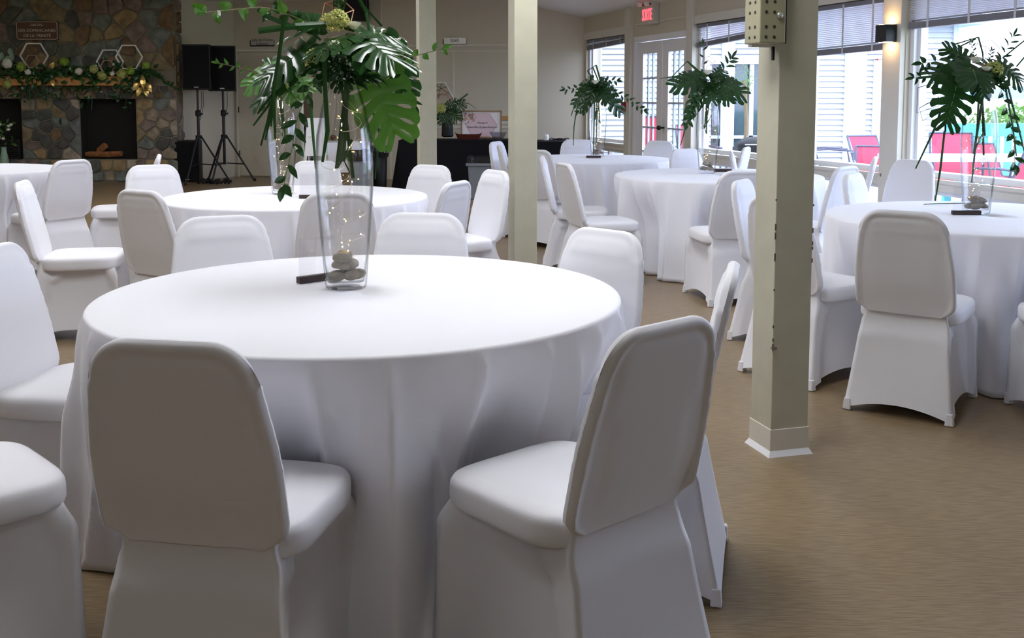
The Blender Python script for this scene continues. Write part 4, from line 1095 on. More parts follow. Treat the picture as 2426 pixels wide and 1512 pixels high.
while z < ZT - .02:
    for a, b in (((X0, gx0), (gx1, X1)) if gz0 - .05 < z < gz1 else ((X0, X1),)):
        vs = [(a, .005, z), (b, .005, z), (b, .058, z + lap + .01), (a, .058, z + lap + .01), (a, .07, z), (b, .07, z), (b, .07, z + lap + .01), (a, .07, z + lap + .01)]
        MB().add(vs, [(0, 1, 2, 3), (7, 6, 5, 4), (0, 4, 5, 1), (3, 2, 6, 7), (0, 3, 7, 4), (1, 5, 6, 2)]).build('siding_board', M['siding'], bl)
    z += lap
for a, b, m_ in ((1712, 1723, 'ext_trim'), (1723, 1744, 'siding'), (2006, 2020, 'ext_trim'), (2020, 2058, 'siding'), (2262, 2274, 'ext_trim')):
    xa, xb = wq(a, 0)[0], wq(b, 0)[0]; MB().bbox((xa, -.02, -.3), (xb, .05, ZT)).build('pilaster', M[m_], bl)
MB().bbox((gx0, .12, gz0), (gx1, .14, gz1)).build('glass', M['darkpane'], bl)
MB().bbox((gx0 - .05, -.01, gz1), (gx1 + .05, .06, gz1 + .09)).build('window_head', M['siding'], bl)
z_ = wq(0, 325)[1]; MB().bbox((gx0, .02, z_ - .03), (gx1, .1, z_ + .03)).build('window_rail', M['ext_trim'], bl)
for px in (1786,): x_ = wq(px, 0)[0]; MB().bbox((x_ - .04, .02, gz0), (x_ + .04, .1, gz1)).build('mullion', M['siding'], bl)
# small window on the right part
xa, za = wq(2064, 335); xb, zb = wq(2098, 142)
MB().bbox((xa, -.02, za), (xb + .4, .05, zb)).build('window_frame', M['siding'], bl)
MB().bbox((xa + .07, -.03, za + .08), (xa + .20, -.015, zb - .08)).build('window_pane', M['ext_trim'], bl); MB().bbox((xa + .26, -.03, za + .08), (xb + .3, -.015, zb - .08)).build('window_pane', M['ext_trim'], bl)
MB().bbox((X0, -.45, ZT), (X1 + .45, 5.5, ZT + .10)).build('eave', M['ext_trim'], bl)
mb = MB(); vs = [(X0, -.5, ZT + .1), (X1 + .5, -.5, ZT + .1), (X1 - 2, 4.5, ZT + 2.2), (X0, 4.5, ZT + 2.2), (X0, 5.5, ZT + .1), (X1 + .5, 5.5, ZT + .1)]
mb.add(vs, [(0, 1, 2, 3), (4, 3, 2, 5), (1, 5, 2), (0, 3, 4), (0, 4, 5, 1)]); mb.build('roof', M['roof'], bl)
p_ = at(2079, 141, WY - .1); o = MB().lathe([(0, -.02), (.022, -.01), (.022, .01), (0, .02)], 10).build('outdoor_lamp', M['redbox'], None); o.location = p_; tag(o, 'tiny dark red fitting on the clapboard beside the small window', 'fitting')
MB().box((0, .08, 0), (.02, .14, .02)).build('fitting_arm', M['redbox'], o)
# shrub reflected and seen beyond the bay
def bush(px, py, Y, rx, rz, n, label, m_='bush'):
    c = at(px, py, Y); mb = MB(); r2 = random.Random(px)
    for k in range(n):
        a, b = r2.uniform(0, 2 * PI), r2.uniform(-1, 1); q = r2.random() ** .4
        v = Vector((rx * q * math.cos(a) * math.sqrt(1 - b * b), rx * .6 * q * math.sin(a) * math.sqrt(1 - b * b), rz * q * b))
        L = rx * r2.uniform(.10, .2)
        leafmesh(mb, v, v + Vector((r2.uniform(-1, 1), r2.uniform(-.6, .3), r2.uniform(-.4, 1))) * L, (0, -1, .3), L * .5)
    t = empty('shrub', (c.x, Y, c.z)); tag(t, label, 'shrub'); mb.build('crown', M[m_], t)
    h = c.z + .35
    MB().tube([(0, 0, -h), (0.05, 0, -h * .4), (0, 0, 0)], .04, 6).build('trunk', M['twig'], t)
bush(2405, 288, 24, .9, .38, 420, 'green shrub showing above the turquoise rail outside')
bush(2318, 300, 26, .55, .35, 200, 'small shrub seen through the window vase outside')
bush(1764, 190, 19.0, .22, .28, 160, 'dark climbing shrub before the wide glass bay outside')

# turquoise rail / bench
t = empty('turquoise_rail', (at(2360, 300, 13.5).x + .1, 13.5, -.05)); tag(t, 'turquoise slatted rail standing at the deck edge', 'railing')
za = at(2300, 292, 13.5).z + .05
xa, xb = at(2240, 300, 13.5).x - t.location.x, 2.0
MB().bbox((xa, -.03, za - .17), (xb, .03, za)).build('top_rail', M['teal'], t); MB().bbox((xa, -.02, .12), (xb, .02, .2)).build('bottom_rail', M['teal'], t)
x_ = xa + .05
while x_ < xb: MB().bbox((x_ - .045, -.012, .15), (x_ + .045, .012, za - .1)).build('slat', M['teal'], t); x_ += .155
for x_ in (xa, xb - .1): MB().bbox((x_, -.045, 0), (x_ + .09, .045, za)).build('post', M['teal'], t)

def patio_chair(x, y, yaw, fold, label, hi=.95):
    t = empty('patio_chair', (x, y, -.048), yaw); tag(t, label, 'patio chair', 'red sling patio chairs on the deck')
    # faces +y locally
    def strip(p0, p1, wd, nm, m_, sag=.02, seg=5):
        p0, p1 = Vector(p0), Vector(p1); mb = MB(); d = (p1 - p0); n_ = Vector((0, -d.z, d.y)).normalized()
        mb.grid(lambda u, v: p0 + d * v + Vector(((u - .5) * wd, 0, 0)) + n_ * (-sag * math.sin(PI * v)), 2, seg); k_ = len(mb.v)
        mb.v += [tuple(Vector(q) + n_ * .004) for q in mb.v[:k_]]; mb.f += [tuple(reversed([i + k_ for i in f_])) for f_ in mb.f[:]]
        return mb.build(nm, M[m_], t)
    strip((0, -.22, .40), (0, -.42, hi), .46, 'sling_back', 'sling'); strip((0, -.22, .40), (0, .26, .42), .46, 'sling_seat', 'sling')
    for s_ in (-1, 1):
        MB().tube([(s_ * .25, -.43, hi + .01), (s_ * .25, -.22, .40), (s_ * .25, .27, .42), (s_ * .25, .30, .0)], .016, 6).build('side_frame', M['slate'], t)
        MB().tube([(s_ * .26, -.22, .40), (s_ * .26, -.30, .0)], .014, 6).build('rear_leg', M['slate'], t)
        MB().tube([(s_ * .27, -.31, .63), (s_ * .28, -.1, .64), (s_ * .28, .24, .62), (s_ * .27, .28, .42)], .016, 6).build('armrest', M['slate'], t)
    MB().tube([(-.25, -.43, hi + .01), (.25, -.43, hi + .01)], .016, 6).build('top_bar', M['slate'], t)
    return t
patio_chair(4.85, 15.6, R(-100), 0, 'red sling patio chair seen sideways against the clapboard, beyond the third window', 1.02)
patio_chair(4.38, 12.3, R(165), 0, 'pink red sling patio chair with low back nearest beyond the sconce window', .80)
patio_chair(5.15, 14.4, R(200), 0, 'red sling patio chair farther off beside the clapboard window', .85)
patio_chair(5.45, 12.7, R(165), 0, 'red sling patio chair seen past the hanging monstera leaf', .95)
patio_chair(6.1, 13.0, R(190), 0, 'red sling patio chair directly behind the glass vase on the window table', .80)
patio_chair(5.5, 11.4, R(20), 0, 'red sling patio chair tucked to the white patio table, back toward the lake', .82)
patio_chair(6.6, 12.3, R(150), 0, 'red sling patio chair beside the turquoise rail', .80)
patio_chair(2.05, 15.7, R(160), 0, 'red sling patio chair glimpsed through the double door panes', 1.1)
patio_chair(2.95, 16.3, R(-170), 0, 'second red sling patio chair glimpsed through the door, farther along')
t = empty('patio_table', (5.35, 11.9, -.048)); tag(t, 'long white patio table among the red chairs', 'table')
MB().box((0, 0, .72), (2.0, .8, .05)).build('tabletop', M['siding'], t)
for sx in (-1, 1):
    for sy in (-1, 1): MB().box((sx * .9, sy * .33, .35), (.05, .05, .70)).build('leg', M['slate'], t)
t = empty('grill', (3.9, 16.6, -.048)); tag(t, 'black rounded grill on the deck before the wide glass bay', 'grill')
mb = MB(); mb.grid(lambda u, v: (.38 * math.cos(2 * PI * u) * math.cos(v * PI / 2), .26 * math.sin(2 * PI * u) * math.cos(v * PI / 2), .85 + .24 * math.sin(v * PI / 2)), 20, 6, cu=True); mb.build('lid', M['black'], t, True)
MB().box((0, 0, .76), (.74, .5, .18)).build('firebox', M['black'], t); MB().box((0, 0, .34), (.6, .42, .66)).build('cabinet', M['black'], t)
MB().tube([(-.25, -.28, .92), (.25, -.28, .92)], .012, 6).build('handle', M['silver'], t); t.scale = (.85, .85, .72)
o = MB().box((0, 0, .18), (.36, .3, .36)).build('storage_box', M['slate'], None, loc=(at(2213, 456, 10.0).x, 10.0, -.045), bevel=.01); tag(o, 'dark slate box on the deck below the widest window sill', 'box')

# ------------------------------------------------------------------ vases, stones, string lights
VPROF = [(.062, 0), (.066, .004), (.068, .012), (.074, .09), (.084, .20), (.092, .32), (.094, .40), (.088, .50), (.070, .59), (.052, .65), (.045, .675), (.0475, .688)]
def vase(c, label, glabel, n, seed, water=False):
    mb = MB(); inner = [(max(.0, r - .0035), z) for r, z in VPROF if z > .012]
    prof = VPROF + [(.044, .687)] + list(reversed(inner)) + [(.060, .020), (0.0001, .018)]
    prof = [(0.0001, .002)] + prof
    mb.lathe(prof, 40, caps=False)
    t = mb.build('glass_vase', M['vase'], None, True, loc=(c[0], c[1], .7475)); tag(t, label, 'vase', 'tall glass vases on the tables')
    r_ = random.Random(seed); pl = []
    for k in range(n):
        lay = k // 5; a = k * 2.4 + seed; rad = .036 if lay == 0 else .022
        z = .040 + lay * .032 + r_.uniform(-.004, .006)
        sx, sy, sz = r_.uniform(.026, .036), r_.uniform(.019, .026), r_.uniform(.013, .018)
        mb = MB(); mb.grid(lambda u, v: (sx * math.cos(2 * PI * u) * math.sin(PI * (v * .98 + .01)), sy * math.sin(2 * PI * u) * math.sin(PI * (v * .98 + .01)), -sz * math.cos(PI * (v * .98 + .01))), 14, 8, cu=True)
        o = mb.build('river_stone', M['pebble'], None, True); o.location = (c[0] + rad * math.cos(a), c[1] + rad * math.sin(a), .7475 + z); o.rotation_euler = (r_.uniform(-.3, .3), r_.uniform(-.3, .3), r_.uniform(0, 6))
        tag(o, 'smooth grey brown river stone inside ' + glabel, 'stone', 'river stones inside ' + glabel)
    # string light
    t2 = empty('string_light', (c[0], c[1], .7475)); tag(t2, 'copper string of tiny warm lights coiled inside ' + glabel, 'string light')
    def vr(z):
        for (r0, z0), (r1, z1) in zip(VPROF, VPROF[1:]):
            if z0 <= z <= z1: return r0 + (r1 - r0) * (z - z0) / (z1 - z0)
        return .045
    pts = []; N_ = 170
    for k in range(N_):
        q = k / (N_ - 1); z = .07 + .58 * q; rad = (vr(z) - .014) * (.55 + .40 * math.sin(k * .43 + seed)); a = k * .27 + 1.8 * math.sin(k * .11 + seed)
        z += .035 * math.sin(k * .35)
        pts.append(Vector((rad * math.cos(a), rad * math.sin(a), z)))
    MB().tube(pts, .0007, 3, False).build('wire', M['wire'], t2)
    mb = MB()
    for k in range(4, N_, 7):
        mb.lathe([(0, -.0026), (.0024, 0), (0, .0026)], 6, pts[k] + Vector((0, 0, .001)), caps=False)
    tag(mb.build('bulbs', M['bulb'], t2), kind='stuff')
    return t

def holder(c, yaw, label, paper=True):
    t = empty('place_card_holder', (c[0], c[1], .7475), yaw); tag(t, label, 'card holder', 'dark wood card holders on the tables')
    MB().bbox((-.075, -.012, 0), (.075, .012, .022)).build('base', M['darkwood'], t, bevel=.0015)
    MB().bbox((-.070, -.0015, .015), (.070, .0015, .15)).build('acrylic_panel', M['acrylic'], t)
    return t

# ------------------------------------------------------------------ foliage builders (local points)
def monstera(parent, base, tip, nrm, width, droop=.15, fen=.55, side=7, m_='leaf', cup=.08, closed=0):
    base, tip, nrm = Vector(base), Vector(tip), Vector(nrm)
    d = tip - base; L = d.length; d.normalize(); s_ = d.cross(nrm); 
    if s_.length < 1e-3: s_ = d.orthogonal()
    s_.normalize(); n_ = s_.cross(d).normalized()
    mb = MB(); r_ = random.Random(int((base.x + tip.z) * 1e4) & 0xffff)
    U0 = -.02
    def wid(u):      # half width of the outline as seen from the rib, along the vein
        return width * .5 * (1.05 * math.sin(PI * min(1, (u * .80 + .22))) ** .55)
    def pt(u, r, sg):
        ang = R(128 - 108 * u ** .8)         # vein direction from the tip axis
        q = wid(u) * r * (1 - .0)
        Lr = q / max(.45, math.sin(ang)) if u > .25 else q * 1.08
        along = u * L * .86 + Lr * math.cos(ang) * (.75 + .2 * r); side_ = Lr * math.sin(ang)
        if u > .97: pass
        z = -droop * L * ((along / L) ** 2) - cup * width * (side_ / (width * .5)) ** 2 * sg * sg + .012 * width * math.sin(u * 40)
        return base + d * along + s_ * side_ * sg + n_ * z
    for sg in (-1, 1):
        us = [k / side for k in range(side + 1)]
        for k in range(side):
            a, b = us[k], us[k + 1]; ns, nr = 4, 7
            r0 = r_.uniform(.38, .6); gap = fen * r_.uniform(.55, 1.0) * .5
            if k == side - 1: gap *= .3
            hole = r_.random() < .35
            def fn(uu, vv, a=a, b=b, r0=r0, gap=gap, k=k):
                r = vv; g = gap * (sst(r0 - .12, r0 + .1, r) * (1 - .35 * sst(.75, 1, r))) * (1 - closed * sst(.80, .92, r))
                m = (a + b) / 2; h = (b - a) / 2 * (1 - g)
                lo = m - h if k > 0 else a; hi = m + h if k < side - 1 else b + (1 - b) * 1
                u = lo + (hi - lo) * uu
                rr_ = r * (1 - .10 * (2 * uu - 1) ** 2)
                return pt(min(u, 1), rr_, sg)
            mb.grid(fn, ns, nr + (4 if closed else 0), flip=(sg < 0))
    o = mb.build('leaf', M[m_], parent, True)
    m2 = MB(); m2.tube([base + n_ * .0008, base + d * L * .45 - n_ * droop * L * .2, base + d * L * .86 - n_ * droop * L * .74], [.0022, .0016, .0008], 5); m2.build('midrib', M['stem'], o)
    return o
def blade(parent, pts, w_, m_='blade', nrm=(0, -1, 0), name='strap_blade'):
    pts = [Vector(p) for p in pts]; nrm = Vector(nrm); mb = MB(); vs = []
    k = len(pts)
    for i, p in enumerate(pts):
        d = (pts[min(i + 1, k - 1)] - pts[max(i - 1, 0)]).normalized(); s_ = d.cross(nrm); s_ = s_.normalized() if s_.length > 1e-4 else d.orthogonal().normalized()
        ww = w_ * (1 if i < k - 1 or k == 2 else .6) / 2; n_ = s_.cross(d)
        vs += [p - s_ * ww, p + n_ * ww * .25, p + s_ * ww, p - n_ * .0012]
    fs = []
    for i in range(k - 1):
        for j in range(4): fs.append((i * 4 + j, i * 4 + (j + 1) % 4, (i + 1) * 4 + (j + 1) % 4, (i + 1) * 4 + j))
    fs += [(3, 2, 1, 0), tuple((k - 1) * 4 + j for j in range(4))]
    mb.add(vs, fs); return mb.build(name, M[m_], parent)
def curve(pts, n=8):
    pts = [Vector(p) for p in pts]; out = []
    for i in range(len(pts) - 1):
        p0 = pts[max(i - 1, 0)]; p1 = pts[i]; p2 = pts[i + 1]; p3 = pts[min(i + 2, len(pts) - 1)]
        for k in range(n):
            t = k / n; out.append(.5 * ((2 * p1) + (p2 - p0) * t + (2 * p0 - 5 * p1 + 4 * p2 - p3) * t * t + (3 * p1 - p0 - 3 * p2 + p3) * t ** 3))
    return out + [pts[-1]]
def sprig(parent, pts, n, L, w_, m_='leaf2', name='sprig', seed=1, th=.0014, side=1.0, end=True):
    c = curve(pts, 6); r_ = random.Random(seed); K = len(c); o = MB().tube(c, [th] * len(c), 5).build(name, M['twig'] if m_ != 'leaf' else M['stem'], parent)
    for k in range(n):
        t = (k + .8) / n; i = min(K - 2, int(t * (K - 1))); p = c[i] + (c[i + 1] - c[i]) * (t * (K - 1) - i)
        d = (c[min(i + 1, K - 1)] - c[max(i - 1, 0)]).normalized(); s_ = d.cross(Vector((0, -1, 0))); s_ = s_.normalized() if s_.length > 1e-3 else Vector((1, 0, 0))
        sg = 1 if k % 2 else -1; ll = L * r_.uniform(.75, 1.1)
        q = p + (d * .75 + s_ * sg * side + Vector((0, r_.uniform(-.5, .1), -.15))).normalized() * ll
        leafmesh(MB(), p, q, (r_.uniform(-.4, .4), -1, r_.uniform(-.2, .6)), w_ * r_.uniform(.8, 1.1), .15).build('leaflet', M[m_], o)
    if end: leafmesh(MB(), c[-1], c[-1] + (c[-1] - c[-2]).normalized() * L, (0, -1, .3), w_).build('leaflet', M[m_], o)
    return o
def hydr(parent, c, r, m_, name, n=40):
    mb = MB(); r_ = random.Random(int(c[0] * 9999) & 0xffff); c = Vector(c)
    for k in range(n):
        z = 1 - 1.6 * (k + .5) / n; a = k * 2.39996; q = math.sqrt(max(0, 1 - z * z)); d = Vector((q * math.cos(a), q * math.sin(a), z)); p = c + d * r * r_.uniform(.8, 1)
        s1 = d.orthogonal().normalized(); s2 = d.cross(s1); pr = r * .26
        for j in range(4):
            t = j * PI / 2 + a; e = s1 * math.cos(t) + s2 * math.sin(t); f_ = s1 * math.cos(t + PI / 2) + s2 * math.sin(t + PI / 2)
            mb.add([p, p + e * pr + f_ * pr * .5, p + e * pr * 1.3 + d * pr * .2, p + e * pr - f_ * pr * .5], [(0, 1, 2, 3)])
    return mb.build(name, M[m_], parent)
def rose(parent, c, r, m_='rose'):
    mb = MB(); c = Vector(c)
    for k in range(11):
        a = k * 2.4; q = .25 + .75 * k / 10
        def fn(u, v, a=a, q=q): 
            t = a + (u - .5) * 2.0; rr_ = r * q * (.35 + .65 * math.sin(v * PI * .5)); return c + Vector((rr_ * math.cos(t), rr_ * math.sin(t), r * (v * 1.1 - .4) * (1.15 - .35 * q) - (r * .15 if v > .9 else 0)))
        mb.grid(fn, 5, 4)
    return mb.build('rose', M[m_], parent, True)
def wireframe(parent, c, r, seed=0, th=.0016):
    r_ = random.Random(seed); c = Vector(c); mb = MB()
    A = [c + Vector((r * math.cos(k * PI / 3 + .3), r * .35 * math.sin(k + seed), r * math.sin(k * PI / 3 + .3))) for k in range(6)]
    for k in range(6): mb.tube([A[k], A[(k + 1) % 6]], th, 5)
    B = [c + Vector((r * .5 * math.cos(k * 2 * PI / 3), -r * .5, r * .5 * math.sin(k * 2 * PI / 3))) for k in range(3)]
    for k in range(3): mb.tube([A[2 * k], B[k]], th, 5); mb.tube([B[k], B[(k + 1) % 3]], th, 5)
    return mb.build('copper_wire_frame', M['copper'], parent)
class Arr:
    def __init__(s, c, label):
        s.t = empty('flower_arrangement', (c[0], c[1], 1.43)); s.o = s.t.location.copy(); s.Y = c[1]; tag(s.t, label, 'flower arrangement', 'tropical arrangements in the tall vases')
    def p(s, px, py, dy=0): return at(px, py, s.Y + dy) - s.o
def stems(A, c, seed, px=None):
    r_ = random.Random(seed)
    for k in range(4):
        a = r_.uniform(0, 6); z0 = -.68 + .30 + r_.uniform(0, .12); e = Vector((.028 * math.cos(a), .028 * math.sin(a), z0)); s_ = Vector((.02 * math.cos(a + 2), .02 * math.sin(a + 2), .02))
        b = e + Vector((.045 * math.cos(a + 2.5), .02, .07))
        blade(A.t, [s_, e, b], .011, 'blade', name='folded_stem')
    # dense dark core of moss and fern above the neck
    mb = MB()
    for k in range(150):
        a = r_.uniform(0, 6.3); rr_ = r_.uniform(.02, .085); v = Vector((rr_ * math.cos(a), rr_ * math.sin(a) * .8, r_.uniform(-.01, .085)))
        q = v + Vector((math.cos(a), math.sin(a), r_.uniform(-.8, .6))) * r_.uniform(.03, .07); leafmesh(mb, v, q, (r_.uniform(-1, 1), -1, .5), .016)
    tag(mb.build('filler_greenery', M['leaf'], A.t), kind='stuff')

# front table --------------------------------------------------------
V1 = on(820, 680, .7475); V1 = (V1.x, V1.y)
vase(V1, 'tallest looking glass vase, lit by string lights, on the front table', 'the front table vase', 12, 3)
b1 = on(741, 668, .7475); holder((b1.x + .012, b1.y + .02), R(42), 'dark wood card holder with clear panel beside the front vase')
A = Arr(V1, 'large arrangement with glossy and backlit monstera leaves on the front vase'); P = A.p; t = A.t
monstera(t, P(868, 150, .05), P(948, 345, .06), (.05, -1, .15), .215, .06, .62, 7, 'leaf2', .02, 1)
monstera(t, P(842, 86, 0), P(948, 118, -.14), (.1, -.25, 1), .23, .25, .8, 7)
monstera(t, P(850, 80, .0), P(872, 158, -.16), (.1, -.9, .6), .11, .15, .3, 5)
monstera(t, P(835, 80, .0), P(735, 100, -.12), (-.2, -.35, 1), .15, .3, .6, 6)
monstera(t, P(850, 78, .05), P(955, 66, .10), (.1, -.6, 1), .17, .35, .7, 7)
monstera(t, P(748, 102, 0), P(585, 190, -.05), (-.35, -.8, .7), .15, .22, .75, 7)
monstera(t, P(735, 130, .02), P(563, 262, -.02), (-.5, -.8, .5), .10, .15, .8, 7)
monstera(t, P(905, 95, .10), P(985, 240, .12), (.2, -1, .2), .13, .15, .6, 6)
monstera(t, P(770, 60, .05), P(702, 40, .04), (0, -1, .4), .07, .2, .2, 5, 'leaf')
monstera(t, P(800, 120, .06), P(812, 215, -.02), (0, -1, .1), .10, .1, .9, 8)
monstera(t, P(745, 62, .0), P(640, 100, .0), (0, -.3, 1), .05, .1, .1, 4)
blade(t, [P(612, 73, -.10), P(700, 62, -.08), P(795, 56, -.02), P(840, 72, 0)], .021, nrm=(0, -1, .2))
blade(t, [P(622, 35, -.02), P(672, 55, 0), P(740, 80, 0)], .015); blade(t, [P(650, 4, .0), P(700, 45, 0), P(760, 95, 0)], .013)
blade(t, [P(674, 38, -.1), P(660, 140, -.1), P(648, 210, -.1), P(652, 315, -.1)], .012); blade(t, [P(768, 118, -.1), P(770, 210, -.11), P(776, 310, -.1), P(764, 384, -.1)], .014)
blade(t, [P(846, -12, .02), P(868, 30, .02), P(874, 72, 0)], .012); blade(t, [P(822, -12, 0), P(808, 40, 0)], .008); blade(t, [P(862, 15, .02), P(905, 62, .04)], .007)
blade(t, [P(882, 260, .12), P(900, 316, .12), P(888, 425, .12)], .008)
blade(t, [P(790, -10, .0), P(792, 40, 0)], .004)
for k, (px, py) in enumerate(((600, 298), (628, 332), (618, 345), (642, 300), (652, 330), (610, 270))):
    blade(t, [P(672, 175, .0), P(655 - k * 2, 225, -.02), P(px, py, -.03)], .010, name='palm_blade')
sprig(t, [P(765, 140, -.06), P(735, 205, -.10), P(705, 280, -.11), P(692, 350, -.11), P(672, 440, -.10)], 15, .055, .024, 'leaf', 'hanging_vine', 3)
sprig(t, [P(745, 60, .0), P(640, 20, -.05), P(560, 22, -.25), P(485, 30, -.45)], 8, .06, .036, 'leaf2', 'long_sprig', 7)
sprig(t, [P(935, 140, .04), P(985, 132, .03), P(1048, 115, .02)], 6, .035, .020, 'leaf2', 'side_sprig', 9)
sprig(t, [P(610, 175, .0), P(565, 160, .0), P(518, 150, .0)], 8, .025, .010, 'leaf2', 'side_sprig', 12)
sprig(t, [P(735, 70, .0), P(690, 40, .05), P(640, 30, .05)], 5, .045, .03, 'leaf', 'side_sprig', 14)
sprig(t, [P(900, 70, .1), P(955, 170, .12), P(985, 250, .12)], 12, .035, .010, 'leaf', 'side_sprig', 15)
sprig(t, [P(803, 60, .0), P(802, 20, .0), P(803, 5, 0)], 12, .020, .008, 'leaf', 'fern_tip', 16)
hydr(t, P(800, 52, -.02), .040, 'hydrangea', 'pale_green_bloom', 44); hydr(t, P(775, 50, .02), .026, 'hydrangea', 'pale_green_bloom', 20); hydr(t, P(748, 140, -.03), .036, 'hydrangea', 'pale_green_bloom', 34)
rose(t, P(838, 62, -.01), .026); rose(t, P(724, 92, .02), .018)
hydr(t, P(792, 110, -.07), .022, 'rose', 'tiny_white_blossom', 16); hydr(t, P(836, 145, -.07), .022, 'rose', 'tiny_white_blossom', 16)
wireframe(t, P(800, 34, .05), .052, 2); stems(A, V1, 5)

# second table ---------------------------------------------------------
V2 = on(670, 459, .7475); V2 = (V2.x, V2.y)
vase(V2, 'glass vase on the second table, behind the hanging vine', 'the second table vase', 9, 9)
b2 = on(738, 470, .7475); holder((b2.x, b2.y), R(2), 'dark wood card holder on the second table')
A = Arr(V2, 'smaller arrangement mostly hidden behind the front one on the second table'); P = A.p; t = A.t
monstera(t, P(655, 165, 0), P(572, 200, -.05), (-.2, -.9, .6), .20, .2, .8, 6, 'leaf2')
monstera(t, P(680, 165, 0), P(735, 215, -.05), (.2, -.9, .6), .18, .2, .7, 6, 'leaf2')
monstera(t, P(675, 165, 0), P(700, 250, -.05), (.2, -1, .2), .14, .1, .7, 6, 'leaf2')
monstera(t, P(680, 170, .1), P(620, 150, .1), (0, -.9, .4), .15, .1, .7, 6)
blade(t, [P(700, 160, 0), P(735, 230, 0), P(740, 300, 0), P(748, 400, 0)], .02); rose(t, P(690, 187, -.12), .035); hydr(t, P(668, 200, -.05), .05, 'hydrangea', 'pale_green_bloom', 30); stems(A, V2, 8)
hydr(t, P(716, 150, -.05), .05, 'hydrangea', 'pale_green_bloom', 30)

# far window table -----------------------------------------------------
V3 = on(1415, 371, .7475); V3 = (V3.x, V3.y)
vase(V3, 'slim looking glass vase on the farthest table near the corner window', 'the farthest table vase', 8, 14)
b3 = on(1404, 372.5, .7475); holder((b3.x, b3.y - .12), 0, 'dark wood card holder on the farthest table')
A = Arr(V3, 'dark arrangement with arching sprays in front of the corner window'); P = A.p; t = A.t
for a, b, w_, dy in (((1410, 200), (1352, 250), .15, -.1), ((1412, 200), (1375, 275), .12, -.12), ((1425, 205), (1482, 270), .20, -.1), ((1418, 205), (1440, 240), .16, -.15), ((1405, 195), (1360, 225), .18, .1), ((1425, 195), (1470, 220), .15, .1), ((1412, 195), (1400, 235), .16, -.12)):
    monstera(t, P(*a), P(*b, dy), (.1, -1, .5), w_, .25, .8, 6)
blade(t, [P(1412, 198), P(1392, 168), P(1412, 154)], .014); blade(t, [P(1412, 154), P(1424, 196)], .018); blade(t, [P(1420, 198), P(1405, 160)], .014)
blade(t, [P(1408, 190), P(1408, 260, -.1), P(1406, 368, -.1)], .018); blade(t, [P(1370, 235, -.1), P(1360, 300, -.1), P(1358, 345, -.1)], .012); blade(t, [P(1364, 240, -.1), P(1353, 275, -.1)], .010); blade(t, [P(1415, 205), P(1412, 368)], .012)
sprig(t, [P(1450, 215, 0), P(1490, 235, -.05), P(1525, 262, -.05)], 13, .07, .028, 'leaf', 'arching_spray', 4)
sprig(t, [P(1395, 205, 0), P(1365, 208, 0), P(1338, 213, 0)], 8, .06, .025, 'leaf', 'arching_spray', 5)
sprig(t, [P(1425, 195, 0), P(1440, 190, 0), P(1462, 192, 0)], 7, .06, .03, 'leaf', 'arching_spray', 6)
sprig(t, [P(1385, 240, -.1), P(1372, 262, -.1)], 6, .06, .025, 'leaf', 'hanging_vine', 8); rose(t, P(1410, 195, -.1), .04); stems(A, V3, 12)

# middle window table --------------------------------------------------
V4 = on(1675, 410, .7475); V4 = (V4.x, V4.y)
vase(V4, 'glass vase rippling with reflections on the middle window table', 'the middle window table vase', 8, 21)
b4 = on(1712, 407, .7475); holder((b4.x, b4.y), R(-4), 'dark wood card holder on the middle window table')
A = Arr(V4, 'wide dark arrangement before the sagging blind window'); P = A.p; t = A.t
for a, b, w_, dy in (((1672, 190), (1590, 195), .22, -.1), ((1670, 195), (1625, 285), .14, -.1), ((1685, 195), (1770, 215), .26, -.1), ((1690, 190), (1760, 185), .16, .1), ((1670, 185), (1605, 170), .18, .1), ((1680, 200), (1690, 235), .18, -.18), ((1690, 200), (1735, 235), .18, -.15), ((1672, 195), (1650, 245), .16, -.12), ((1690, 180), (1720, 160), .12, .05)):
    monstera(t, P(*a), P(*b, dy), (.1, -.9, .7), w_, .22, .85, 6)
blade(t, [P(1672, 185), P(1650, 165), P(1628, 145)], .022); blade(t, [P(1628, 145), P(1592, 182)], .008); blade(t, [P(1592, 182), P(1665, 188)], .02); blade(t, [P(1592, 182), P(1564, 186)], .006)
blade(t, [P(1640, 255, -.1), P(1625, 300, -.1), P(1612, 345, -.1)], .012)
sprig(t, [P(1668, 180, 0), P(1667, 140, 0), P(1665, 105, 0)], 5, .05, .02, 'leaf', 'upright_sprig', 4, side=.8)
sprig(t, [P(1712, 170, 0), P(1725, 150, 0), P(1733, 138, 0)], 6, .08, .025, 'leaf', 'upright_sprig', 5)
sprig(t, [P(1655, 215, -.1), P(1640, 250, -.12), P(1628, 290, -.12)], 12, .07, .035, 'leaf', 'hanging_vine', 6); rose(t, P(1676, 172, -.05), .04); wireframe(t, P(1678, 150, 0), .06, 3); stems(A, V4, 19)

# right window table ---------------------------------------------------
V5 = on(2313, 505, .7475); V5 = (V5.x, V5.y)
vase(V5, 'glass vase with dark stones on the table by the widest window', 'the widest window table vase', 10, 27)
b5 = on(2287, 508, .7475); holder((b5.x, b5.y - .01), R(-3), 'dark wood card holder on the table by the widest window')
A = Arr(V5, 'dark arrangement with a big hanging monstera leaf against the widest window'); P = A.p; t = A.t
monstera(t, P(2272, 178, -.10), P(2240, 312, -.15), (-.1, -1, .15), .215, .05, .95, 7, 'leaf', .02)
monstera(t, P(2300, 150, .0), P(2200, 170, -.1), (-.1, -.8, .8), .20, .25, .95, 7)
monstera(t, P(2295, 145, .05), P(2235, 108, .05), (-.1, -1, .5), .13, .1, .9, 6)
monstera(t, P(2310, 175, -.1), P(2338, 235, -.15), (.1, -1, .3), .12, .15, .1, 5)
monstera(t, P(2365, 150, .0), P(2432, 190, -.05), (.1, -.8, .8), .17, .2, .9, 7)
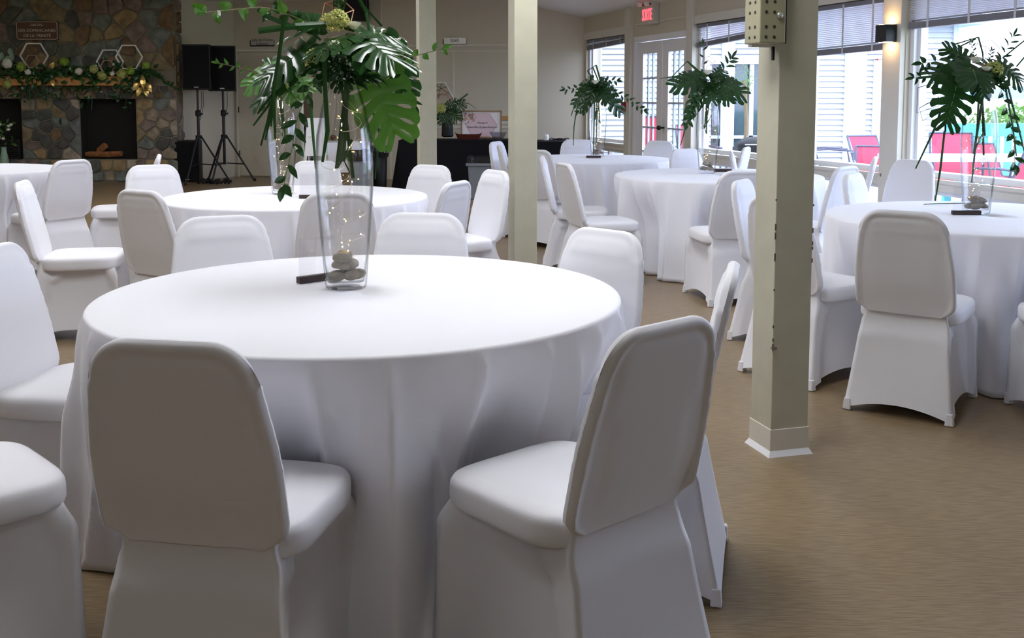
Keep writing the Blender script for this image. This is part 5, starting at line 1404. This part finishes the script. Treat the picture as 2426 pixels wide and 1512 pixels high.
monstera(t, P(2330, 160, .1), P(2400, 150, .15), (.1, -.8, .8), .16, .2, .5, 6)
monstera(t, P(2300, 160, -.05), P(2225, 200, -.05), (-.1, -.9, .5), .12, .2, .6, 6)
monstera(t, P(2305, 165, -.1), P(2320, 200, -.2), (0, -.8, .7), .20, .1, .2, 6)
blade(t, [P(2285, 140), P(2262, 105), P(2318, 88)], .010); blade(t, [P(2318, 88), P(2328, 125), P(2330, 150)], .010); blade(t, [P(2270, 112), P(2312, 92)], .008)
blade(t, [P(2250, 185), P(2174, 208), P(2172, 268), P(2225, 250)], .004); blade(t, [P(2225, 230), P(2178, 256), P(2186, 286), P(2215, 270)], .004)
blade(t, [P(2230, 260, -.1), P(2212, 310, -.1), P(2169, 400, -.1)], .012); blade(t, [P(2238, 310, -.1), P(2228, 400, -.1), P(2216, 476, -.1)], .012)
blade(t, [P(2320, 200, 0), P(2316, 300, 0), P(2302, 432, .0)], .013); blade(t, [P(2378, 185, 0), P(2398, 290, 0), P(2408, 370, 0)], .012); blade(t, [P(2384, 190, 0), P(2415, 310, 0), P(2432, 380, 0)], .012)
blade(t, [P(2375, 138), P(2432, 92)], .008); blade(t, [P(2408, 158), P(2436, 125)], .009)
sprig(t, [P(2240, 180, 0), P(2200, 180, 0), P(2165, 185, 0)], 8, .05, .018, 'leaf', 'side_sprig', 4); sprig(t, [P(2240, 150, 0), P(2205, 148, 0), P(2185, 150, 0)], 5, .06, .025, 'leaf', 'side_sprig', 5)
sprig(t, [P(2370, 145, 0), P(2385, 115, 0), P(2400, 85, 0)], 8, .05, .014, 'leaf', 'upright_sprig', 6)
sprig(t, [P(2365, 190, -.05), P(2385, 260, -.1), P(2398, 320, -.1), P(2405, 390, -.1)], 12, .06, .035, 'leaf', 'hanging_vine', 7)
sprig(t, [P(2310, 145, 0), P(2305, 115, 0), P(2300, 100, 0)], 9, .025, .009, 'leaf', 'fern_tip', 8); sprig(t, [P(2345, 150, 0), P(2348, 120, 0)], 8, .025, .009, 'leaf', 'fern_tip', 9)
rose(t, P(2312, 143, -.05), .035); hydr(t, P(2355, 165, -.05), .045, 'hydrangea', 'pale_green_bloom', 34); rose(t, P(2335, 165, -.08), .03); wireframe(t, P(2335, 125, 0), .07, 4); stems(A, V5, 23)
q = on(2240, 485, .7475); o = MB().tube([(q.x - .13, q.y - .01, .751), (q.x - .05, q.y + .01, .752), (q.x + .2, q.y + .06, .751)], .0025, 5).build('dropped_leaf', M['blade']); tag(o, 'thin dropped leaf blade lying on the widest window table', 'leaf')

# bar arrangement and hexagons
A = Arr((-1.1, 15.7), 'dark monstera arrangement with a green bloom on the black table'); A.t.location = at(1060, 325, 15.7); A.o = A.t.location.copy(); A.Y = 15.7; P = A.p; t = A.t
for a, b, w_ in (((1062, 258), (1052, 292), .28), ((1075, 255), (1100, 245), .2), ((1070, 262), (1085, 285), .22), ((1050, 260), (1038, 280), .2), ((1060, 252), (1080, 238), .15)): monstera(t, P(*a, -.05), P(*b, -.12), (0, -1, .3), w_, .1, .85, 6)
blade(t, [P(1078, 245), P(1108, 222)], .03); blade(t, [P(1075, 245), P(1110, 245), P(1130, 258)], .008); hydr(t, P(1043, 258, -.2), .09, 'hydrangea', 'pale_green_bloom', 36)
MB().lathe([(.07, 0), (.09, .02), (.08, .3), (.06, .42)], 14).build('pot', M['black'], t)
o = hexring(.30, .014, .03).build('hexagon_hoop', M['white_paint']); o.location = bw(1036, 1.345, .022); o.rotation_euler = (0, 0, BANG); tag(o, 'large white hexagon frame on the back wall behind the monstera', 'frame', 'hexagon frames on the back wall')
o2 = hexring(.165, .022, .03).build('hexagon_hoop', M['rosegold']); o2.location = bw(1050, 1.29, .05); o2.rotation_euler = (0, 0, BANG); tag(o2, 'small copper hexagon frame overlapping the large white one', 'frame', 'hexagon frames on the back wall')
for a, b in (((1032, 200), (1066, 222)), ((1048, 196), (1040, 232)), ((1033, 216), (1062, 204))):
    q0 = Matrix.Rotation(-BANG, 3, 'Z'); MB().tube([q0 @ (bw(a[0], 1.371 + (229 - a[1]) * 17 / 2450, .022) - o.location), q0 @ (bw(b[0], 1.371 + (229 - b[1]) * 17 / 2450, .022) - o.location)], .005, 4).build('string', M['twig'], o)
# black bag on the chair at the border
q = Vector((-3.84, 7.25, .487)); r_ = random.Random(3)
mb = MB(); mb.grid(lambda u, v: (.15 * math.cos(2 * PI * u) * math.sin(PI * (v * .97 + .015)) * (1 + .15 * math.sin(u * 31)), .11 * math.sin(2 * PI * u) * math.sin(PI * (v * .97 + .015)), .09 - .09 * math.cos(PI * (v * .97 + .015)) * (1 + .1 * math.sin(u * 25))), 30, 12, cu=True)
o = mb.build('black_bag', M['bag'], None, loc=q); tag(o, 'crumpled black bag on a chair seat at the picture border', 'bag')
